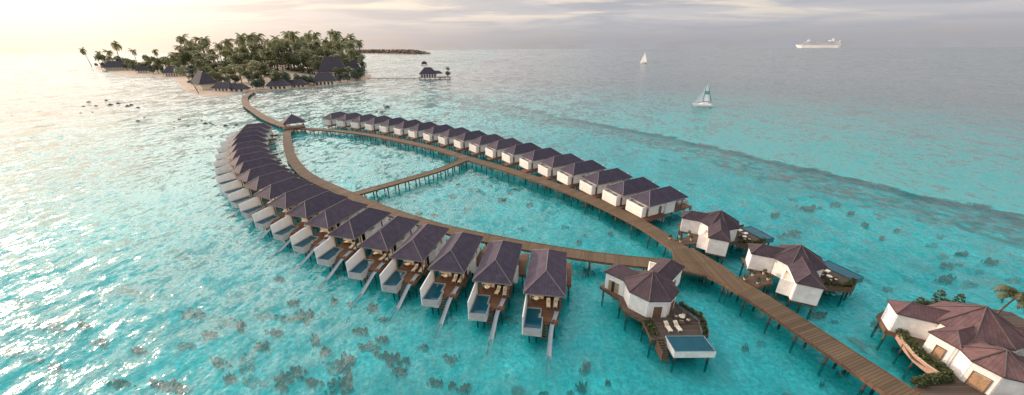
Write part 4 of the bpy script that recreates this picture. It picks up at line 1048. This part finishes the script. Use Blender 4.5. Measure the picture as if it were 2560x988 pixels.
def floor_mat():
    mt, t = nt('sea_floor_sand'); q = N(t)
    geo = q.n('ShaderNodeNewGeometry'); pos = geo.outputs['Position']
    d, sp = reef_nodes(q, pos)
    wob = q.math('ADD', q.math('MULTIPLY', q.math('SUBTRACT', q.noise(pos, .035, 4, .6), .5), 34.0), q.math('MULTIPLY', q.math('SUBTRACT', q.noise(pos, .16, 5, .7), .5), 26.0))
    d2 = q.math('ADD', d, wob)
    n1 = q.noise(pos, .16, 5, .62, .6); n2 = q.noise(pos, 1.2, 4, .68, .6); n3 = q.noise(pos, .05, 4, .6)
    sand = q.mix(q.ramp(n2, .3, .72), (.10, .46, .47, 1), (.22, .99, .99, 1))  # mottled sand; its fine contrast also paints in caustic ripple light
    sand = q.mix(q.ramp(n1, .38, .62), q.mix(.5, sand, (.14, .46, .44, 1)), sand)
    sand = q.mix(1.0, sand, q.mix(q.ramp(q.noise(pos, .028, 5, .65, .8), .38, .62), (.78, .82, .84, 1), (1.1, 1.06, 1.06, 1)), 'MULTIPLY')
    # scattered rubble / coral ground
    vo = q.n('ShaderNodeTexVoronoi', Scale=.11, Randomness=1.0)
    wv = q.n('ShaderNodeVectorMath', _operation='ADD'); q.put(wv.inputs[0], pos)
    sc = q.n('ShaderNodeVectorMath', _operation='SCALE'); nz = q.n('ShaderNodeTexNoise', Scale=.35, Detail=3); q.put(nz.inputs['Vector'], pos); q.put(sc.inputs[0], nz.outputs['Color']); sc.inputs['Scale'].default_value = 5.0
    q.put(wv.inputs[1], sc.outputs[0]); q.put(vo.inputs['Vector'], wv.outputs[0])
    spots = q.math('MULTIPLY', q.ramp(vo.outputs['Distance'], .30, .20), q.ramp(n3, .52, .60))
    coral = q.mix(q.noise(pos, 1.2, 3), (.10, .04, .03, 1), (.40, .16, .12, 1))
    cc = q.mix(q.math('MULTIPLY', spots, .75), sand, coral)
    band = q.math('MULTIPLY', q.ramp(d2, -9, -1), q.ramp(d2, 20, 13))
    band = q.math('MULTIPLY', band, q.ramp(q.noise(pos, .30, 5, .72), .40, .56))
    cc = q.mix(q.math('MULTIPLY', band, .92), cc, q.mix(n2, (.16, .06, .05, 1), (.50, .20, .17, 1)))
    b = q.n('ShaderNodeBsdfDiffuse'); q.put(b.inputs[0], cc)
    o = q.n('ShaderNodeOutputMaterial'); t.links.new(b.outputs[0], o.inputs[0]); return mt
def sea_mat():
    mt, t = nt('sea_water'); q = N(t)
    geo = q.n('ShaderNodeNewGeometry'); pos = geo.outputs['Position']
    d, sp = reef_nodes(q, pos)
    wob = q.math('ADD', q.math('MULTIPLY', q.math('SUBTRACT', q.noise(pos, .035, 4, .6), .5), 34.0), q.math('MULTIPLY', q.math('SUBTRACT', q.noise(pos, .16, 5, .7), .5), 26.0))
    deep = q.ramp(q.math('ADD', d, wob), 13, 22)
    ln = q.n('ShaderNodeVectorMath', _operation='LENGTH'); q.put(ln.inputs[0], pos); dist = ln.outputs['Value']
    far = q.ramp(dist, 260, 520)
    open_ = q.math('MAXIMUM', deep, far)
    n3 = q.noise(pos, .02, 4, .6)
    lag = q.mix(q.ramp(n3, .35, .65), (.010, .66, .72, 1), (.02, .86, .90, 1))
    deep_refl = q.mix(q.ramp(dist, 150, 520), (.05, .33, .34, 1), (.115, .175, .20, 1))  # far grey tone is sky reflection painted in by distance
    west = q.math('MULTIPLY', q.ramp(q.math('MULTIPLY', sp.outputs[0], -1.0), 45, 150), .8)
    body = q.mix(west, q.mix(open_, lag, deep_refl), (.04, .19, .21, 1))
    # waves
    rot = q.mapping(pos, (1, .6, 1), (0, 0, radians(-28)))
    rot2 = q.mapping(pos, (1, .7, 1), (0, 0, radians(-50)))
    calm = q.ramp(q.noise(pos, .011, 3, .5), .35, .65, .7, 1.2)
    def slopes(vec, scale, detail, rough, amp):
        nz = q.n('ShaderNodeTexNoise', Scale=scale, Detail=detail, Roughness=rough, Distortion=.3); q.put(nz.inputs['Vector'], vec)
        sb = q.n('ShaderNodeVectorMath', _operation='SUBTRACT'); q.put(sb.inputs[0], nz.outputs['Color']); sb.inputs[1].default_value = (.5, .5, .5)
        sc_ = q.n('ShaderNodeVectorMath', _operation='SCALE'); q.put(sc_.inputs[0], sb.outputs[0]); q.put(sc_.inputs['Scale'], amp); return sc_.outputs[0]
    def add(a, b):
        nd = q.n('ShaderNodeVectorMath', _operation='ADD'); q.put(nd.inputs[0], a); q.put(nd.inputs[1], b); return nd.outputs[0]
    rot4 = q.mapping(pos, (1, .7, 1), (0, 0, radians(-20)))
    acc = add(slopes(rot, .42, 5, .62, q.math('MULTIPLY', calm, 1.2)), slopes(rot2, 2.3, 3, .6, .75))
    acc = add(acc, slopes(rot, .085, 5, .62, q.ramp(dist, 80, 400, .3, 1.0)))
    acc = add(acc, slopes(rot4, .018, 6, .66, q.ramp(dist, 300, 1300, 0, 1.0)))
    acc = add(acc, slopes(rot4, .0045, 6, .68, q.ramp(dist, 1500, 4500, 0, 1.0)))
    ml = q.n('ShaderNodeVectorMath', _operation='MULTIPLY'); q.put(ml.inputs[0], acc); ml.inputs[1].default_value = (1, 1, 0)
    fin_ = add(ml.outputs[0], (0, 0, 1))
    nn = q.n('ShaderNodeVectorMath', _operation='NORMALIZE'); q.put(nn.inputs[0], fin_); nrm = nn.outputs[0]
    fr = q.n('ShaderNodeFresnel', IOR=1.36); q.put(fr.inputs['Normal'], nrm)
    tr = q.n('ShaderNodeBsdfTransparent'); q.put(tr.inputs[0], (.52, .96, .975, 1))
    df = q.n('ShaderNodeBsdfDiffuse'); q.put(df.inputs[0], body)
    m1 = q.n('ShaderNodeMixShader'); q.put(m1.inputs[0], q.ramp(q.math('MAXIMUM', open_, west), 0, 1, .10, .96)); t.links.new(tr.outputs[0], m1.inputs[1]); t.links.new(df.outputs[0], m1.inputs[2])
    gl = q.n('ShaderNodeBsdfGlossy'); q.put(gl.inputs['Roughness'], q.ramp(dist, 60, 900, .15, .17)); q.put(gl.inputs['Normal'], nrm)
    m2 = q.n('ShaderNodeMixShader'); q.put(m2.inputs[0], fr.outputs[0]); t.links.new(m1.outputs[0], m2.inputs[1]); t.links.new(gl.outputs[0], m2.inputs[2])
    o = q.n('ShaderNodeOutputMaterial'); t.links.new(m2.outputs[0], o.inputs[0]); return mt
mb = MB(); disc(mb, -2.5, [60, 200, 600, 2000, 7950]); tag(mb.build('sea_floor', floor_mat()), 'sandy sea floor', None, None, 'structure')
mb = MB(); disc(mb, 0, [60, 200, 600, 2000, 8000]); tag(mb.build('sea_water', sea_mat()), 'turquoise lagoon and open sea', None, None, 'structure')
# coral heads lying on the lagoon floor
CORAL = [(483,786,28,12),(566,809,28,16),(602,817,15,16),(617,908,28,26),(546,908,20,15),(728,797,30,11),(764,791,22,15),(834,756,12,9),(121,819,38,13),(210,817,15,9),(470,865,25,11),(405,963,30,14),(445,968,28,18),(632,953,22,15),(708,953,28,20),(779,958,18,11),(830,918,20,17),(845,968,25,18),(789,852,10,11),(862,915,22,28),(868,955,20,24),(919,867,25,12),(972,900,28,20),(1017,903,10,15),(1126,900,18,13),(954,850,15,6),(878,761,12,8),(931,771,15,10),(1131,966,10,9),(1159,976,20,12),(1465,920,14,17),(1455,971,14,14),(1425,982,14,9),(1359,986,15,6),(1268,799,18,12),(1468,683,18,12),(1255,503,14,6),(1326,513,10,4),(1412,566,12,5),(1463,589,9,5),(1447,607,10,5),(1048,536,10,5),(1086,539,14,4),(949,503,15,6),(1526,587,7,4),(1863,872,14,9),(1901,857,13,9),(2045,791,30,12),(2085,804,10,5),(2197,809,22,16),(2237,880,16,9),(2268,926,25,12),(2055,964,8,6),(1982,584,28,10),(1936,539,15,10),(1982,498,13,4),(2025,523,28,8),(2083,513,20,6),(2126,536,14,6),(2161,564,14,7),(2242,577,14,5),(2351,592,13,6),(2331,612,20,8),(2356,642,16,7),(2369,665,32,9),(2402,637,20,8),(2475,657,25,9),(2364,700,28,12),(2422,711,28,13),(2450,680,12,7),(2536,700,20,9),(2222,723,22,8),(2204,597,7,4),(2106,936,16,9),(1210,446,10,3),(1148,466,13,4),(1183,475,15,6),(1227,466,10,4),(1286,475,8,3),(1274,485,8,3),(1256,503,12,6),(1323,515,12,4),(60,760,34,10),(700,700,20,6),(30,880,20,14),(1030,740,14,5),(1520,960,10,6),(140,920,18,7),(330,730,20,6),(900,640,8,3),(655,870,20,12),(575,950,20,10),(745,930,22,14),(900,830,18,9),(812,880,16,10),(690,835,20,8),(525,840,22,8),(880,900,14,10),(1000,930,18,10),(655,790,20,7),(735,760,16,6),(350,880,24,8),(250,860,26,8),(90,900,26,8),(300,960,26,9),(960,800,14,6),(1060,870,14,8),(1085,960,16,9)]
random.seed(5)
mb = MB()
for px, py, rx, ry in CORAL:
    c = G(px, py, -2.2); e = G(px + rx, py, -2.2); f_ = G(px, py - ry, -2.2)
    ax = (e - c) * (1.25 if py > 700 and px < 1300 else 1.0); ay = (f_ - c) * (1.2 if py > 700 and px < 1300 else 1.0)
    zs = random.choice((1, 1, .6, .35)); t0 = U(0, 3.1)
    for _ in range(30):
        ox, oy = random.gauss(0, .40), random.gauss(0, .40); ox, oy = ox * cos(t0) - oy * sin(t0) * .8, ox * sin(t0) * .8 + oy * cos(t0); rr = U(.1, .27); n = 9; rings = []
        for k_, z in ((1, -.35), (.85, .25), (.55, .65), (.15, .8)):
            ring_ = []
            for k in range(n):
                t = 2 * pi * k / n; q_ = rr * k_ * U(.75, 1.25)
                p = c + ax * (ox + q_ * cos(t)) + ay * (oy + q_ * sin(t)); ring_.append((p.x, p.y, -2.3 + z * zs * U(.7, 1.1)))
            rings.append(ring_)
        for a, b in zip(rings, rings[1:]):
            for k in range(n): mb.poly([a[k], a[(k + 1) % n], b[(k + 1) % n], b[k]])
        mb.poly(rings[-1])
def coral_mat():
    mt, t = nt('coral'); q = N(t); geo = q.n('ShaderNodeNewGeometry'); pos = geo.outputs['Position']
    sp = q.n('ShaderNodeSeparateXYZ'); q.put(sp.inputs[0], pos)
    n1 = q.noise(pos, 1.1, 5, .7); n2 = q.noise(pos, 4, 3, .6)
    body = q.mix(q.ramp(q.math('MULTIPLY_ADD', n2, .5, q.math('MULTIPLY', n1, .5)), .35, .65), (.10, .035, .028, 1), (.46, .165, .115, 1))
    z = q.math('ADD', sp.outputs[2], q.math('MULTIPLY', q.math('SUBTRACT', n1, .5), 1.6))
    cc = q.mix(q.ramp(z, -2.35, -1.85), (.15, .62, .62, 1), body)
    b = q.n('ShaderNodeBsdfDiffuse'); q.put(b.inputs[0], cc)
    o = q.n('ShaderNodeOutputMaterial'); t.links.new(b.outputs[0], o.inputs[0]); return mt
M['coral'] = coral_mat()
tag(mb.build('coral_patches', M['coral']), 'dark coral patches scattered over the pale lagoon floor', 'coral', None, 'stuff')

# ------------------------------------------------------------------ world and sun
SAZ, SEL = 153.0, 10.0     # degrees counter-clockwise from +x, elevation
sd = Vector((cos(radians(SAZ)) * cos(radians(SEL)), sin(radians(SAZ)) * cos(radians(SEL)), sin(radians(SEL))))
W = bpy.data.worlds.new('World'); scn.world = W; W.use_nodes = True
t = W.node_tree; t.nodes.clear(); q = N(t)
tc = q.n('ShaderNodeTexCoord'); sp = q.n('ShaderNodeSeparateXYZ'); q.put(sp.inputs[0], tc.outputs['Generated'])
zc = q.math('MAXIMUM', sp.outputs[2], .004)
cbn = q.n('ShaderNodeCombineXYZ'); q.put(cbn.inputs[0], sp.outputs[0]); q.put(cbn.inputs[1], sp.outputs[1]); q.put(cbn.inputs[2], zc)
nv = q.n('ShaderNodeVectorMath', _operation='NORMALIZE'); q.put(nv.inputs[0], cbn.outputs[0]); V = nv.outputs[0]
sky = q.n('ShaderNodeTexSky', _sky_type='NISHITA'); sky.sun_disc = False; sky.sun_elevation = radians(SEL); sky.sun_rotation = radians(90 - SAZ); sky.dust_density = 2.0; sky.air_density = 1.0
q.put(sky.inputs[0], V)
dt = q.n('ShaderNodeVectorMath', _operation='DOT_PRODUCT'); q.put(dt.inputs[0], V); dt.inputs[1].default_value = (cos(radians(141)) * cos(radians(SEL)), sin(radians(141)) * cos(radians(SEL)), sin(radians(SEL)))   # added sky glow, centred beside the sun's own direction
dp = q.math('MAXIMUM', dt.outputs['Value'], 0.0)
g1 = q.math('POWER', dp, 4.0); g2 = q.math('POWER', dp, 34.0)
# stratus layer: planar cloud coordinates
inv = q.math('DIVIDE', 1.0, q.math('ADD', zc, .06))
px_ = q.math('MULTIPLY', sp.outputs[0], inv); py_ = q.math('MULTIPLY', sp.outputs[1], inv)
pc = q.n('ShaderNodeCombineXYZ'); q.put(pc.inputs[0], px_); q.put(pc.inputs[1], py_)
cl = q.noise(q.mapping(pc.outputs[0], (1, 1, 1), (0, 0, radians(-8))), .55, 6, .6, .6)
cl2 = q.noise(q.mapping(pc.outputs[0], (.6, 1.5, 1), (0, 0, radians(-8))), .5, 5, .55, .4)
streak = q.ramp(cl2, .47, .60)
el = zc
base = q.mix(q.ramp(el, 0.0, .07), (.40, .385, .395, 1), (.58, .565, .59, 1))
base = q.mix(q.ramp(el, .15, .6), base, (.36, .42, .54, 1))
base = q.mix(q.math('MULTIPLY', q.ramp(cl, .35, .65), .75), base, (.41, .425, .48, 1))
hi = q.math('MULTIPLY', q.math('MULTIPLY', streak, q.ramp(el, .035, .085)), .8)
base = q.mix(hi, base, (.92, .80, .66, 1))
def vadd(a, b):
    return q.mix(1.0, a, b, 'ADD')
def scaled(f, c):
    nd = q.n('ShaderNodeVectorMath', _operation='SCALE'); nd.inputs[0].default_value = c; q.put(nd.inputs['Scale'], f); return nd.outputs[0]
def vaddv(a, b):
    nd = q.n('ShaderNodeVectorMath', _operation='ADD'); q.put(nd.inputs[0], a); q.put(nd.inputs[1], b); return nd.outputs[0]
up = q.math('MULTIPLY', q.ramp(el, .13, .40), q.ramp(dt.outputs['Value'], -.35, .85, .38, 1.0))
g3 = q.math('MULTIPLY', q.math('POWER', dp, 3.0), q.ramp(el, .14, .32))
tot = vaddv(vaddv(vaddv(base, scaled(g1, (.54, .37, .22))), scaled(g2, (.4, .33, .25))), vaddv(scaled(g3, (4.2, 3.3, 2.7)), scaled(up, (.62, .60, .60))))
# everything expressed for a background strength of 0.1
sc10 = q.n('ShaderNodeVectorMath', _operation='SCALE'); q.put(sc10.inputs[0], tot); sc10.inputs['Scale'].default_value = 10.0
fin = q.mix(.94, sky.outputs[0], sc10.outputs[0])
bg = q.n('ShaderNodeBackground', Strength=.1); q.put(bg.inputs[0], fin)
wo = q.n('ShaderNodeOutputWorld'); t.links.new(bg.outputs[0], wo.inputs[0])
sl = bpy.data.lights.new('sun', 'SUN'); sl.energy = 3.6; sl.angle = radians(1.2); sl.color = (1.0, .71, .50)
so = bpy.data.objects.new('sun', sl); col.objects.link(so)
so.rotation_euler = (-sd).to_track_quat('-Z', 'Y').to_euler(); so.location = (0, 0, 100)
scn.view_settings.view_transform = 'Standard'; scn.view_settings.look = 'None'; scn.view_settings.exposure = 0.06; scn.view_settings.gamma = 1
scn.render.resolution_x = 1024; scn.render.resolution_y = 395
scn.render.engine = 'CYCLES'
scn.cycles.transparent_max_bounces = 12; scn.cycles.max_bounces = 6
for pr in (LNG, TBL, ACH):
    pass
